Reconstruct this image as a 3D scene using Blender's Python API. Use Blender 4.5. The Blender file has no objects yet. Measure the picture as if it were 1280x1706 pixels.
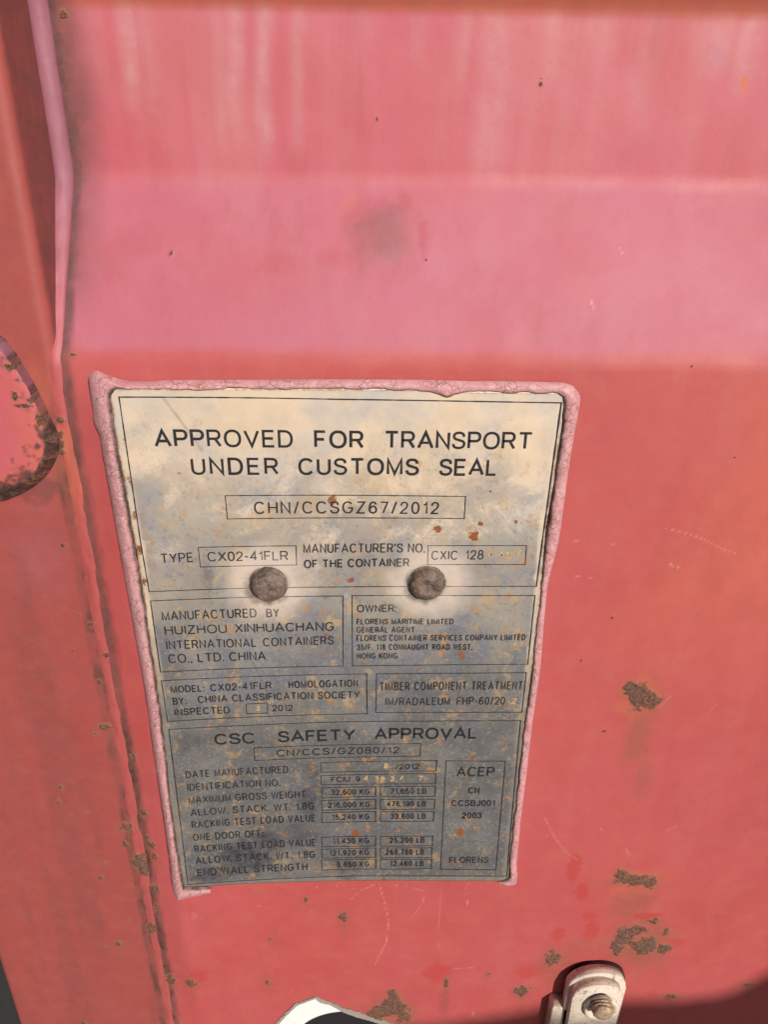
import bpy, bmesh, math, random
import numpy as np
from mathutils import Vector, Matrix

# ------------------------------------------------------------------ camera, sky, sun, exposure
S = bpy.context.scene
COL = S.collection
ZT = 1.45                      # height of the plate's printed top-left corner above the ground (m)

cam_d = bpy.data.cameras.new('camera')
cam = bpy.data.objects.new('camera', cam_d)
COL.objects.link(cam)
cam_d.sensor_fit = 'AUTO'
cam_d.sensor_width = 36.0
cam_d.lens = 36.0 * 1282.0 / 1706.0
cam_d.clip_start = 0.01
cam_d.clip_end = 400.0
cam.matrix_world = Matrix([[0.999735, -0.003166, -0.022804, 0.105279], [-0.019132, 0.436733, -0.899388, -0.324738], [0.012806, 0.899586, 0.436556, 1.552352], [0.0, 0.0, 0.0, 1.0]])
S.camera = cam

SUN_AZ, SUN_EL = math.radians(26), math.radians(24)
sdir = Vector((math.sin(SUN_AZ) * math.cos(SUN_EL), -math.cos(SUN_AZ) * math.cos(SUN_EL), math.sin(SUN_EL)))
world = bpy.data.worlds.new('World')
S.world = world
world.use_nodes = True
wt = world.node_tree
wt.nodes.clear()
sky = wt.nodes.new('ShaderNodeTexSky')
sky.sky_type = 'NISHITA'
sky.sun_disc = False
sky.sun_elevation = SUN_EL
sky.sun_rotation = math.atan2(sdir.x, sdir.y)
bg = wt.nodes.new('ShaderNodeBackground')
bg.inputs['Strength'].default_value = 0.05
wo = wt.nodes.new('ShaderNodeOutputWorld')
wt.links.new(sky.outputs[0], bg.inputs[0])
wt.links.new(bg.outputs[0], wo.inputs[0])

sun_d = bpy.data.lights.new('sun', 'SUN')
sun_d.energy = 5.0
sun_d.angle = math.radians(0.55)
sun_d.color = (1.0, 0.925, 0.82)
sun = bpy.data.objects.new('sun', sun_d)
COL.objects.link(sun)
sun.rotation_mode = 'QUATERNION'
sun.rotation_quaternion = sdir.to_track_quat('Z', 'Y')

S.view_settings.view_transform = 'Standard'
S.view_settings.look = 'None'
S.view_settings.exposure = -0.15
S.view_settings.gamma = 1.0
S.view_settings.use_curve_mapping = False
S.render.engine = 'CYCLES'
S.cycles.use_denoising = True

# ------------------------------------------------------------------ numeric helpers
def lattice(seed):
    return np.random.default_rng(seed).random((256, 256))
LAT = [lattice(i) for i in range(6)]
def vnoise(x, y, k=0):
    xi = np.floor(x).astype(int); yi = np.floor(y).astype(int)
    fx = x - xi; fy = y - yi
    fx = fx * fx * (3 - 2 * fx); fy = fy * fy * (3 - 2 * fy)
    L = LAT[k % 6]
    a = L[xi & 255, yi & 255]; b = L[(xi + 1) & 255, yi & 255]
    c = L[xi & 255, (yi + 1) & 255]; d = L[(xi + 1) & 255, (yi + 1) & 255]
    return (a * (1 - fx) + b * fx) * (1 - fy) + (c * (1 - fx) + d * fx) * fy
def fbm(x, y, octv=4, k=0):
    t = np.zeros_like(x, dtype=float); a = .5; n = 0.
    for i in range(octv):
        t += a * vnoise(x * 2 ** i + 17.3 * i, y * 2 ** i + 9.1 * i, k + i); n += a; a *= .55
    return t / n
def sstep(a, b, x):
    t = np.clip((x - a) / (b - a), 0, 1)
    return t * t * (3 - 2 * t)
def blob(x, z, cx, cz, rx, rz, rough=.9, k=0, soft=.5):
    d = np.sqrt(((x - cx) / rx) ** 2 + ((z - cz) / rz) ** 2)
    s = max(min(rx, rz) * .55, .6)
    n = fbm(x / s + cx, z / s + cz, 4, k)
    return sstep(1.2, 1.2 - soft, d + (n - .5) * 2 * rough * .6)
def stroke(x, z, pts, w):
    best = np.full_like(x, 1e9, dtype=float)
    for (x0, z0), (x1, z1) in zip(pts, pts[1:]):
        dx, dz = x1 - x0, z1 - z0
        t = np.clip(((x - x0) * dx + (z - z0) * dz) / (dx * dx + dz * dz + 1e-9), 0, 1)
        best = np.minimum(best, np.hypot(x - x0 - t * dx, z - z0 - t * dz))
    return np.clip(1.2 - best / w, 0, 1)
def W(x, y, z):                # door millimetres -> world metres
    return (x / 1000, y / 1000, ZT + z / 1000)

PW = 190.0 * .62
def plate_y(u):                # the plate's left half is bent away from the door
    t = np.clip(1 - np.asarray(u, float) / PW, 0, None)
    return -5.128 * t * t

PROF_Z = np.array([-4000, 16, 86, 150, 219, 700, 768, 839, 908, 4000], float)
PROF_Y = np.array([2, 2, 38, 38, 2, 2, 38, 38, 2, 2], float)
def profile(z):                # horizontal corrugation of the door skin, folds rounded
    z = np.asarray(z, float); t = 0
    for d, w in ((-4, .12), (-2.4, .2), (0, .36), (2.4, .2), (4, .12)):
        t = t + w * np.interp(z + d, PROF_Z, PROF_Y)
    return t

# ------------------------------------------------------------------ scene helpers
def link(o, parent=None):
    COL.objects.link(o)
    if parent is not None:
        o.parent = parent
    return o
def tag(o, label=None, cat=None, group=None, kind=None):
    if label: o['label'] = label
    if cat: o['category'] = cat
    if group: o['group'] = group
    if kind: o['kind'] = kind
    return o
def empty(name, loc):
    o = bpy.data.objects.new(name, None)
    o.location = loc
    o.empty_display_size = .02
    return link(o)
def put(name, me, mat, parent=None, smooth=True):
    """link mesh whose vertices are in world metres; re-origin it to its parent or its own centre"""
    o = bpy.data.objects.new(name, me)
    if mat: me.materials.append(mat)
    if smooth:
        me.polygons.foreach_set('use_smooth', np.ones(len(me.polygons), bool))
    link(o, parent)
    if parent is not None:
        o.matrix_parent_inverse = Matrix.Translation(-Vector(root_loc(parent)))
    return o
def root_loc(o):
    """world position of an object's origin (parents are only ever translated)"""
    if o.parent is None: return Vector(o.location)
    return root_loc(o.parent) + o.matrix_parent_inverse.translation + Vector(o.location)
def grid_mesh(name, P, attrs=None, flip=False):
    """P: (n, m, 3) world points"""
    n, m = P.shape[:2]
    i = np.arange(n * m).reshape(n, m)
    q = np.stack([i[:-1, :-1], i[:-1, 1:], i[1:, 1:], i[1:, :-1]], -1).reshape(-1, 4)
    if flip: q = q[:, ::-1]
    me = bpy.data.meshes.new(name)
    me.vertices.add(n * m)
    me.vertices.foreach_set('co', P.reshape(-1).astype(np.float32))
    me.loops.add(q.size)
    me.loops.foreach_set('vertex_index', q.reshape(-1).astype(np.int32))
    me.polygons.add(len(q))
    me.polygons.foreach_set('loop_start', np.arange(0, q.size, 4, dtype=np.int32))
    me.update(calc_edges=True)
    for k, v in (attrs or {}).items():
        a = me.attributes.new(k, 'FLOAT', 'POINT')
        a.data.foreach_set('value', np.ascontiguousarray(v, dtype=np.float32).reshape(-1))
    return me
def bm_mesh(name, bm):
    me = bpy.data.meshes.new(name)
    bmesh.ops.recalc_face_normals(bm, faces=bm.faces)
    bm.to_mesh(me); bm.free()
    return me
def prism(name, pts, y0, y1, bevel=0, segs=2):
    """outline in door millimetres (x, z) extruded from y0 (front) back to y1"""
    bm = bmesh.new()
    a = [bm.verts.new(W(x, y0, z)) for x, z in pts]
    b = [bm.verts.new(W(x, y1, z)) for x, z in pts]
    f = bm.faces.new(a); bm.faces.new(b[::-1])
    n = len(a)
    for i in range(n):
        bm.faces.new((a[i], b[i], b[(i + 1) % n], a[(i + 1) % n]))
    if bevel:
        bmesh.ops.bevel(bm, geom=list(f.edges), offset=bevel / 1000, segments=segs, profile=.6, affect='EDGES')
    return bm_mesh(name, bm)
def lathe(name, cx, cz, prof, n=40, wob=0, seed=0, sx=1, sz=1):
    """profile of (radius, y) in millimetres turned about an axis square to the door"""
    rng = random.Random(seed)
    ph = [rng.uniform(0, 6.28) for _ in range(4)]
    P = np.zeros((len(prof), n + 1, 3))
    for i, (r, y) in enumerate(prof):
        for j in range(n + 1):
            a = 2 * math.pi * j / n
            k = 1 + wob * (.5 * math.sin(2 * a + ph[0]) + .35 * math.sin(3 * a + ph[1] + i) + .25 * math.sin(5 * a + ph[2] - i * .7))
            P[i, j] = W(cx + r * k * math.cos(a) * sx, y, cz + r * k * math.sin(a) * sz)
    return grid_mesh(name, P)

# ------------------------------------------------------------------ material helpers
class NT:
    def __init__(s, name):
        s.m = bpy.data.materials.new(name); s.m.use_nodes = True
        s.t = s.m.node_tree; s.b = s.t.nodes['Principled BSDF']
        s.co = s.t.nodes.new('ShaderNodeTexCoord').outputs['Object']
    def n(s, typ, **kw):
        x = s.t.nodes.new(typ)
        for k, v in kw.items(): setattr(x, k, v)
        return x
    def set(s, sock, v):
        if hasattr(v, 'is_output'): s.t.links.new(v, sock)
        elif isinstance(v, tuple) and len(v) == 3 and sock.type == 'RGBA': sock.default_value = (*v, 1)
        else: sock.default_value = v
    def noise(s, scale, detail=4, rough=.55, dist=0, vec=None):
        x = s.n('ShaderNodeTexNoise'); s.set(x.inputs['Vector'], vec or s.co)
        x.inputs['Scale'].default_value = scale; x.inputs['Detail'].default_value = detail
        x.inputs['Roughness'].default_value = rough; x.inputs['Distortion'].default_value = dist
        return x.outputs['Fac']
    def stretch(s, sx, sy, sz, off=0.):
        x = s.n('ShaderNodeMapping'); s.set(x.inputs['Vector'], s.co)
        x.inputs['Scale'].default_value = (sx, sy, sz); x.inputs['Location'].default_value = (off, off, off)
        return x.outputs[0]
    def rng(s, v, a, b, c=0., d=1., smooth=True):
        x = s.n('ShaderNodeMapRange'); x.interpolation_type = 'SMOOTHSTEP' if smooth else 'LINEAR'
        s.set(x.inputs[0], v)
        for i, q in enumerate((a, b, c, d)): s.set(x.inputs[i + 1], q)
        return x.outputs[0]
    def math(s, op, a, b=0., c=0.):
        x = s.n('ShaderNodeMath', operation=op)
        s.set(x.inputs[0], a); s.set(x.inputs[1], b); s.set(x.inputs[2], c)
        return x.outputs[0]
    def mix(s, f, a, b):
        x = s.n('ShaderNodeMix', data_type='RGBA')
        s.set(x.inputs[0], f); s.set(x.inputs[6], a); s.set(x.inputs[7], b)
        return x.outputs[2]
    def attr(s, name):
        return s.n('ShaderNodeAttribute', attribute_name=name).outputs['Fac']
    def voro(s, scale, feature='DISTANCE_TO_EDGE', vec=None):
        x = s.n('ShaderNodeTexVoronoi', feature=feature); s.set(x.inputs['Vector'], vec or s.co)
        x.inputs['Scale'].default_value = scale
        return x.outputs['Distance']
    def bump(s, h, dist=.0003, strength=1., prev=None):
        x = s.n('ShaderNodeBump'); x.inputs['Strength'].default_value = strength
        x.inputs['Distance'].default_value = dist; s.set(x.inputs['Height'], h)
        if prev is not None: s.set(x.inputs['Normal'], prev)
        return x.outputs[0]
    def out(s, color, rough, metal=0., normal=None, spec=.5):
        s.set(s.b.inputs['Base Color'], color); s.set(s.b.inputs['Roughness'], rough)
        s.set(s.b.inputs['Metallic'], metal); s.set(s.b.inputs['Specular IOR Level'], spec)
        if normal is not None: s.set(s.b.inputs['Normal'], normal)
        return s.m

def mat_paint():
    t = NT('weathered_red_paint')
    base = t.mix(t.noise(9, 3, .6), (.405, .059, .056), (.455, .074, .066))
    base = t.mix(t.rng(t.noise(60, 6, .7), .40, .75), base, (.455, .092, .074))
    base = t.mix(t.rng(t.noise(850, 3, .7), .35, .65, 0., .30), base, (.36, .066, .062))
    # chalked, sun-bleached paint and dust film
    v = t.stretch(1, 1, .10)
    streak = t.rng(t.noise(42, 4, .6, vec=v), .42, .72)
    fade = t.attr('fade')
    f1 = t.math('MULTIPLY', fade, t.rng(t.noise(24, 5, .6), .2, .7, .55, 1.))
    base = t.mix(t.math('MULTIPLY', f1, .85), base, (.490, .118, .172))
    base = t.mix(t.math('MULTIPLY', t.attr('streak'), t.rng(t.noise(150, 4, .6), .3, .7, .55, 1.)), base, (.54, .36, .37))
    base = t.mix(t.math('MULTIPLY', t.math('MULTIPLY', fade, streak), .16), base, (.56, .33, .33))
    base = t.mix(t.attr('fresh'), base, (.42, .050, .044))
    base = t.mix(t.attr('orange'), base, (.54, .125, .068))
    base = t.mix(t.attr('gray'), base, (.385, .155, .245))
    runs = t.math('MULTIPLY', t.rng(t.noise(55, 5, .65, .2, vec=t.stretch(1, 1, .07, 2.2)), .50, .72), t.rng(t.noise(7, 3), .42, .62))
    base = t.mix(t.math('MULTIPLY', runs, .20), base, (.27, .055, .050))
    base = t.mix(t.math('MULTIPLY', t.rng(t.noise(17, 6, .72, vec=t.stretch(1, 1, .6, 5.5)), .52, .70), .26), base, (.31, .055, .050))
    # grime and some painted-in shade, fine speckles
    dirt_shade = t.math('MULTIPLY', t.attr('dirt_shade'), t.rng(t.noise(130, 5, .65), .25, .7, .75, 1.05))
    base = t.mix(dirt_shade, base, (.105, .050, .046))
    sp = t.rng(t.voro(420, 'F1'), .05, .12, 1., 0.)
    sp = t.math('MULTIPLY', sp, t.rng(t.noise(45, 2), .56, .66))
    base = t.mix(t.math('MULTIPLY', sp, .55), base, (.14, .06, .05))
    base = t.mix(t.math('MULTIPLY', t.attr('black'), t.rng(t.noise(300, 5, .7), .3, .6, .55, 1.)), base, t.mix(t.rng(t.noise(420, 5, .75), .45, .7), (.036, .023, .019), (.11, .065, .050)))
    st_ = t.math('MULTIPLY', t.attr('stain'), t.rng(t.noise(170, 6, .7), .28, .66, .35, 1.))
    base = t.mix(st_, base, (.270, .088, .060))
    # rust
    ra = t.attr('rust')
    rn = t.noise(520, 6, .7)
    rm = t.rng(t.math('ADD', ra, t.math('MULTIPLY', t.math('SUBTRACT', rn, .5), 1.0)), .28, .66)
    halo = t.rng(t.math('ADD', ra, t.math('MULTIPLY', t.math('SUBTRACT', t.noise(240, 5, .7), .5), .7)), .02, .40)
    base = t.mix(t.math('MULTIPLY', halo, .70), base, (.30, .115, .072))
    rc = t.mix(t.rng(t.noise(760, 5, .75), .38, .62), (.062, .033, .026), (.250, .112, .070))
    rc = t.mix(t.rng(t.noise(1300, 4, .75), .58, .74), rc, (.46, .31, .26))
    rc = t.mix(t.rng(t.noise(110, 3), .45, .65, 0, .5), rc, (.115, .078, .072))
    base = t.mix(rm, base, rc)
    base = t.mix(t.attr('scratch'), base, (.72, .42, .36))
    rough = t.rng(t.noise(35, 4), .3, .7, .54, .64)
    rough = t.math('MAXIMUM', rough, t.math('MULTIPLY', rm, .9))
    nb = t.bump(t.noise(900, 3, .6), .00006, .6)
    nb = t.bump(t.noise(130, 4, .55), .00022, .55, nb)
    nb = t.bump(t.math('MULTIPLY', rm, t.noise(700, 6, .75)), .0010, 1., nb)
    return t.out(base, rough, 0., nb, .48)

def mat_plate():
    t = NT('tarnished_plate_metal')
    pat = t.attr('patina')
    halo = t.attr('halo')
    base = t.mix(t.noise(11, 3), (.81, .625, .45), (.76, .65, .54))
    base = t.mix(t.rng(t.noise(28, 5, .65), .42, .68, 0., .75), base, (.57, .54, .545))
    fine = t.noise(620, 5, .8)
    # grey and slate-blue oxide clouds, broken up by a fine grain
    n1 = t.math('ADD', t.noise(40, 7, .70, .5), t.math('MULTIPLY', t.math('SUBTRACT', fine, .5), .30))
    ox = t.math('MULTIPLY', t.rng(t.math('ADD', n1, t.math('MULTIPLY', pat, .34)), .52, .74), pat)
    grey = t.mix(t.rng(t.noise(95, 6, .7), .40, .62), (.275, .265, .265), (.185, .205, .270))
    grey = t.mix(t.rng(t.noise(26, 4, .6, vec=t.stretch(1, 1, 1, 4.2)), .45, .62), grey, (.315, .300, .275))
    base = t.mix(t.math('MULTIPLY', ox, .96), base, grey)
    base = t.mix(t.math('MULTIPLY', t.attr('tarnish_dim'), t.rng(t.noise(33, 6, .7), .28, .60, .45, .95)), base, t.mix(t.noise(60, 5, .7), (.140, .134, .118), (.105, .110, .138)))
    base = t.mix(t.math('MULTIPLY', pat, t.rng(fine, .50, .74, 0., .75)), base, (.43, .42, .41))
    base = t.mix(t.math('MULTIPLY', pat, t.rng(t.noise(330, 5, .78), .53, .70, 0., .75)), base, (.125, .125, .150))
    # ochre bloom in crisp grains and small patches
    n2 = t.math('ADD', t.noise(74, 6, .70, .3, vec=t.stretch(1, 1, .8, 3.1)), t.math('MULTIPLY', t.math('SUBTRACT', t.noise(480, 5, .8), .5), .42))
    oc = t.math('MULTIPLY', t.rng(n2, .550, .645), t.math('SUBTRACT', t.math('ADD', t.math('MULTIPLY', pat, .8), .16), t.math('MULTIPLY', t.attr('tarnish_dim'), .38)))
    base = t.mix(t.math('MULTIPLY', oc, .80), base, t.mix(t.noise(200, 4), (.44, .285, .130), (.50, .37, .21)))
    n3 = t.math('ADD', t.noise(105, 6, .72, vec=t.stretch(1, 1, 1, 7.7)), t.math('MULTIPLY', t.math('SUBTRACT', fine, .5), .35))
    base = t.mix(t.math('MULTIPLY', t.rng(n3, .595, .665), t.math('ADD', t.math('MULTIPLY', pat, .7), .15)), base, (.52, .255, .105))
    # rubbed beige discs round the rivets, grime, soot
    base = t.mix(t.math('MULTIPLY', halo, t.rng(t.noise(190, 5, .7), .25, .65, .6, .92)), base, (.60, .50, .44))
    base = t.mix(t.math('MULTIPLY', t.attr('ring'), t.rng(t.noise(500, 4, .7), .2, .7, .6, 1.)), base, (.085, .064, .052))
    base = t.mix(t.math('MULTIPLY', t.attr('soot'), t.rng(t.noise(230, 6, .75), .3, .65, .35, 1.)), base, (.055, .055, .075))
    base = t.mix(t.math('MULTIPLY', t.attr('edge'), t.rng(t.noise(260, 5, .7), .4, .62, .15, 1.)), base, (.30, .16, .085))
    rs = t.math('ADD', t.attr('rust'), t.math('MULTIPLY', t.math('SUBTRACT', t.noise(800, 5, .75), .5), .7))
    rm = t.rng(rs, .35, .6)
    base = t.mix(rm, base, t.mix(t.noise(900, 3), (.42, .14, .05), (.20, .07, .035)))
    met = t.math('SUBTRACT', .46, t.math('MULTIPLY', t.math('MAXIMUM', halo, t.math('MAXIMUM', oc, t.math('MULTIPLY', pat, .35))), .3))
    met = t.math('MAXIMUM', met, .0)
    rough = t.rng(t.noise(70, 5, .65), .3, .7, .44, .56)
    rough = t.math('ADD', rough, t.math('MULTIPLY', halo, .15))
    nb = t.bump(t.noise(700, 4, .7), .00006, .5)
    nb = t.bump(t.noise(30, 3), .0006, .35, nb)
    return t.out(base, rough, met, nb, .5)

def mat_ink(dark=(.018, .018, .024), wear=.5, name='engraved_black_ink'):
    t = NT(name)
    w = t.rng(t.noise(330, 6, .72),   .63, .74)
    w = t.math('MAXIMUM', w, t.rng(t.noise(1100, 4, .75), .58, .72, 0., .8))
    w = t.math('MULTIPLY', t.math('MAXIMUM', w, t.attr('worn')), wear)
    base = t.mix(w, dark, (.30, .27, .25))
    return t.out(base, .55, .0, None, .3)

def mat_stamp():
    t = NT('ochre_stamped_digits')
    base = t.mix(t.rng(t.noise(700, 4, .7), .40, .60), (.66, .52, .33), (.50, .23, .07))
    return t.out(base, .5, .3, t.bump(t.noise(900, 3), .0001), .4)

def mat_sealant():
    t = NT('crazed_pink_sealant')
    base = t.mix(t.noise(40, 5, .6), (.50, .225, .245), (.57, .30, .325))
    base = t.mix(t.rng(t.noise(300, 5, .7), .45, .7), base, (.59, .37, .385))
    warp = t.n('ShaderNodeVectorMath', operation='ADD')
    nv = t.n('ShaderNodeTexNoise'); t.set(nv.inputs['Vector'], t.co); nv.inputs['Scale'].default_value = 260
    sc = t.n('ShaderNodeVectorMath', operation='SCALE'); t.set(sc.inputs[0], nv.outputs['Color']); sc.inputs['Scale'].default_value = .0035
    t.set(warp.inputs[0], t.co); t.set(warp.inputs[1], sc.outputs[0])
    e1 = t.voro(210, vec=warp.outputs[0])
    e2 = t.voro(420, vec=warp.outputs[0])
    gate = t.rng(t.noise(75, 3), .44, .60)
    c1 = t.math('MULTIPLY', t.rng(e1, .006, .030, 1., 0.), t.rng(t.noise(120, 2), .40, .60, .10, .9))
    c2 = t.math('MULTIPLY', t.rng(e2, .006, .040, 1., 0.), gate)
    cr = t.math('MAXIMUM', c1, t.math('MULTIPLY', c2, .7))
    base = t.mix(t.math('MULTIPLY', cr, .58), base, (.21, .085, .07))
    base = t.mix(t.math('MULTIPLY', t.rng(t.noise(60, 5, .7), .58, .72), .7), base, (.42, .20, .12))
    base = t.mix(t.attr('gap'), base, (.075, .048, .040))
    nb = t.bump(t.math('SUBTRACT', 1., cr), .0005, .8)
    nb = t.bump(t.noise(500, 4, .6), .00012, .6, nb)
    return t.out(base, .55, 0., nb, .35)

def mat_rivet():
    t = NT('rusty_grey_rivet_steel')
    base = t.mix(t.rng(t.noise(260, 6, .75, .8), .35, .65), (.085, .060, .052), (.220, .165, .142))
    base = t.mix(t.rng(t.noise(130, 4, .7), .56, .70), base, (.20, .120, .075))
    nb = t.bump(t.noise(330, 6, .7, 1.), .00045, 1.)
    return t.out(base, .66, .12, nb, .35)

def mat_dusty(name, a, b, c, rough=.7):
    t = NT(name)
    base = t.mix(t.noise(70, 5, .65), a, b)
    base = t.mix(t.rng(t.noise(240, 6, .72), .54, .68), base, c)
    base = t.mix(t.rng(t.noise(48, 6, .7), .48, .66, 0., .75), base, (.36, .30, .255))
    sp = t.rng(t.voro(520, 'F1'), .08, .2, 1., 0.)
    base = t.mix(t.math('MULTIPLY', sp, .4), base, c)
    nb = t.bump(t.noise(420, 5, .7), .0004, .8)
    return t.out(base, rough, 0., nb, .3)

def mat_stub():
    t = NT('rusted_bolt_end')
    base = t.mix(t.rng(t.noise(150, 5, .7), .40, .60), (.235, .195, .18), (.42, .285, .16))
    base = t.mix(t.rng(t.noise(300, 5, .7), .56, .66), base, (.62, .52, .40))
    nb = t.bump(t.noise(500, 5, .7), .0006, .9)
    return t.out(base, .7, .2, nb, .4)

def mat_plain(name, col, rough=.7, bumpy=.0002, spec=.4):
    t = NT(name)
    base = t.mix(t.noise(90, 5, .65), tuple(c * .8 for c in col), tuple(min(1, c * 1.2) for c in col))
    return t.out(base, rough, 0., t.bump(t.noise(380, 4, .65), bumpy, .7), spec)

M_PAINT = mat_paint(); M_PLATE = mat_plate(); M_INK = mat_ink(); M_LINE = mat_ink((.022, .022, .026), .55, 'engraved_border_ink')
M_STAMP = mat_stamp(); M_SEAL = mat_sealant(); M_RIVET = mat_rivet(); M_STUB = mat_stub()
M_DUSTY = mat_dusty('dusty_white_latch_paint', (.58, .48, .40), (.72, .625, .54), (.27, .215, .19))
M_RUBBER = mat_plain('black_rubber', (.022, .024, .026), .55)

# ------------------------------------------------------------------ the ground in front of the container
t = NT('pale_concrete')
gcol = t.mix(t.noise(.6, 6, .6), (.17, .145, .115), (.22, .185, .15))
gcol = t.mix(t.rng(t.noise(30, 6, .7), .5, .7), gcol, (.14, .12, .105))
M_GROUND = t.out(gcol, .9, 0., t.bump(t.noise(50, 6, .7), .004, .6), .2)
P = np.zeros((2, 2, 3)); P[0, 0] = (-80, -80, 0); P[0, 1] = (80, -80, 0); P[1, 0] = (-80, 80, 0); P[1, 1] = (80, 80, 0)
tag(put('ground', grid_mesh('ground', P), M_GROUND), kind='structure')

# ------------------------------------------------------------------ container door
door = tag(empty('container_door', W(100, 2, -1250)),
           'faded red steel shipping container door with rust spots behind the metal data plate', 'container door')

def paint_maps(x, z, which):
    A = {k: np.zeros_like(x) for k in ('rust', 'dirt_shade', 'fade', 'fresh', 'orange', 'gray', 'scratch', 'streak', 'black', 'stain')}
    def near(cx, cz, r):
        return (np.abs(x - cx) < r) & (np.abs(z - cz) < r)
    def add(key, cx, cz, rx, rz, amt=1., rough=.9, k=0, soft=.5):
        m = near(cx, cz, max(rx, rz) * 2.1 + 2)
        if m.any():
            A[key][m] = np.maximum(A[key][m], amt * blob(x[m], z[m], cx, cz, rx, rz, rough, k, soft))
    spots = PANEL_SPOTS if which == 'panel' else POST_SPOTS
    for i, (cx, cz, rx, rz, amt) in enumerate(spots):
        add('rust', cx, cz, rx, rz, amt, 1.0, i, 1.05)
        if max(rx, rz) > 3:                          # run of rust water under the bigger patches
            add('stain', cx + .6, cz - rz * 2.2, rx * .6, rz * 2.4, .50, .7, i + 2, 1.1)
        if max(rx, rz) > 1.4:                       # stain bleeding round and below the spot
            add('stain', cx, cz - rz * .3, rx * 1.8, rz * 1.9, .62, .8, i + 1, 1.1)
    A['rust'] *= .45 + 1.0 * fbm(x / 1.5, z / 1.5, 3, 4)
    if which == 'panel':
        for key, cx, cz, rx, rz, amt, soft in PANEL_STAINS:
            add(key, cx, cz, rx, rz, amt, .75, int(abs(cx)), soft)
        for pts, w, amt in PANEL_SCRATCHES:
            c = np.mean(pts, 0); m = near(c[0], c[1], 80)
            v = stroke(x[m], z[m], pts, w) * (.45 + .25 * sstep(.35, .6, vnoise(x[m] / 2.2, z[m] / 2.2, 3))) * amt
            A['scratch'][m] = np.maximum(A['scratch'][m], v)
        # recess and slope bleached and dusty; the slope's skylit violet is painted in
        zw = z + (fbm(x / 40, z / 40, 3, 2) - .5) * 3
        A['fade'] = np.maximum(A['fade'], sstep(15.5, 22, zw) * (.78 + .22 * fbm(x / 60, z / 30, 3, 1)) * sstep(151, 146, z))
        A['orange'] = np.maximum(A['orange'], .75 * sstep(146, 151, z))  # downward slope: warm ground bounce and dimness put into the colour
        A['dirt_shade'] = np.maximum(A['dirt_shade'], .30 * sstep(146, 151, z))
        A['orange'] = np.maximum(A['orange'], .45 * sstep(16, 8, z) * sstep(-190, -60, z) * sstep(195, 300, x + (fbm(x / 60, z / 60, 3, 3) - .5) * 120))
        A['fade'] = np.maximum(A['fade'], (.10 + .24 * fbm(x / 70, z / 90, 3, 4)))
        for cx, z0, z1, w, amt in PANEL_STREAKS:
            xx = x - cx - (fbm(z / 30 + cx, z * 0 + cx, 3, 2) - .5) * 5 - (z - 150) * .03
            tz = sstep(z1, z1 + 22, z) * sstep(165, 140, z0 - 0 * z)
            A['streak'] = np.maximum(A['streak'], 1.25 * amt * np.exp(-(xx / w) ** 2) * tz * (z < 152) * (.55 + .45 * fbm(x / 3, z / 22, 3, 5)))
        # grime along the weld; in the recess its corner shade is painted in too
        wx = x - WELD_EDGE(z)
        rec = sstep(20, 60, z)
        A['dirt_shade'] = np.maximum(A['dirt_shade'], .92 * sstep(6.0 + rec * 1.0, 1.0, wx + (fbm(x / 3, z / 9, 3, 3) - .5) * 3.5) * (.72 + .28 * fbm(x / 4, z / 16, 3, 1)))
        A['dirt_shade'] = np.maximum(A['dirt_shade'], (.80 * rec) * sstep(20, 0, wx + (fbm(x / 14, z / 40, 2, 2) - .5) * 9) ** 1.3)
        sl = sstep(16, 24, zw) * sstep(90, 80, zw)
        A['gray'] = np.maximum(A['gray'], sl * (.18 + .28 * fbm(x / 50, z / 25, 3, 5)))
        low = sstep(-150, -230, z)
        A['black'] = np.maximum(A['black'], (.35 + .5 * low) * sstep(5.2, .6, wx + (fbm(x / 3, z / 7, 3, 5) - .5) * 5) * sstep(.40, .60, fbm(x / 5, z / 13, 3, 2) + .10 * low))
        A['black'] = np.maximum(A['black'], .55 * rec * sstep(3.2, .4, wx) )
    else:
        A['black'] = .55 * sstep(-36.8, -35.2, x + (fbm(x / 3, z / 8, 3, 5) - .5) * 3) * sstep(.42, .62, fbm(x / 5, z / 15, 3, 3)) * sstep(20, -30, z)
        for key, cx, cz, rx, rz, amt, soft in POST_STAINS:
            add(key, cx, cz, rx, rz, amt, .75, int(abs(cx)), soft)
        A['fade'] = .10 * fbm(x / 30, z / 90, 3, 4)
        v = fbm(x / 17, z / 220, 3, 2)
        A['dirt_shade'] = np.maximum(A['dirt_shade'], .14 * sstep(.42, .72, v) + .38)
        A['dirt_shade'] = np.maximum(A['dirt_shade'], .78 * sstep(-28.6, -27.6, x))  # darkens the return wall: its shade is put into the colour
        A['dirt_shade'] = np.maximum(A['dirt_shade'], .85 * sstep(-39.0, -35.6, x + (fbm(x / 3, z / 14, 3, 1) - .5) * 3) * sstep(24, -20, z) * (.45 + .55 * fbm(x / 5, z / 20, 3, 3)))
    return A

def WELD_EDGE(z):
    return np.interp(z, [-4000, -5, 25, 86, 4000], [-26.6, -26.2, -25.2, -20.0, -20.4])

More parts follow.
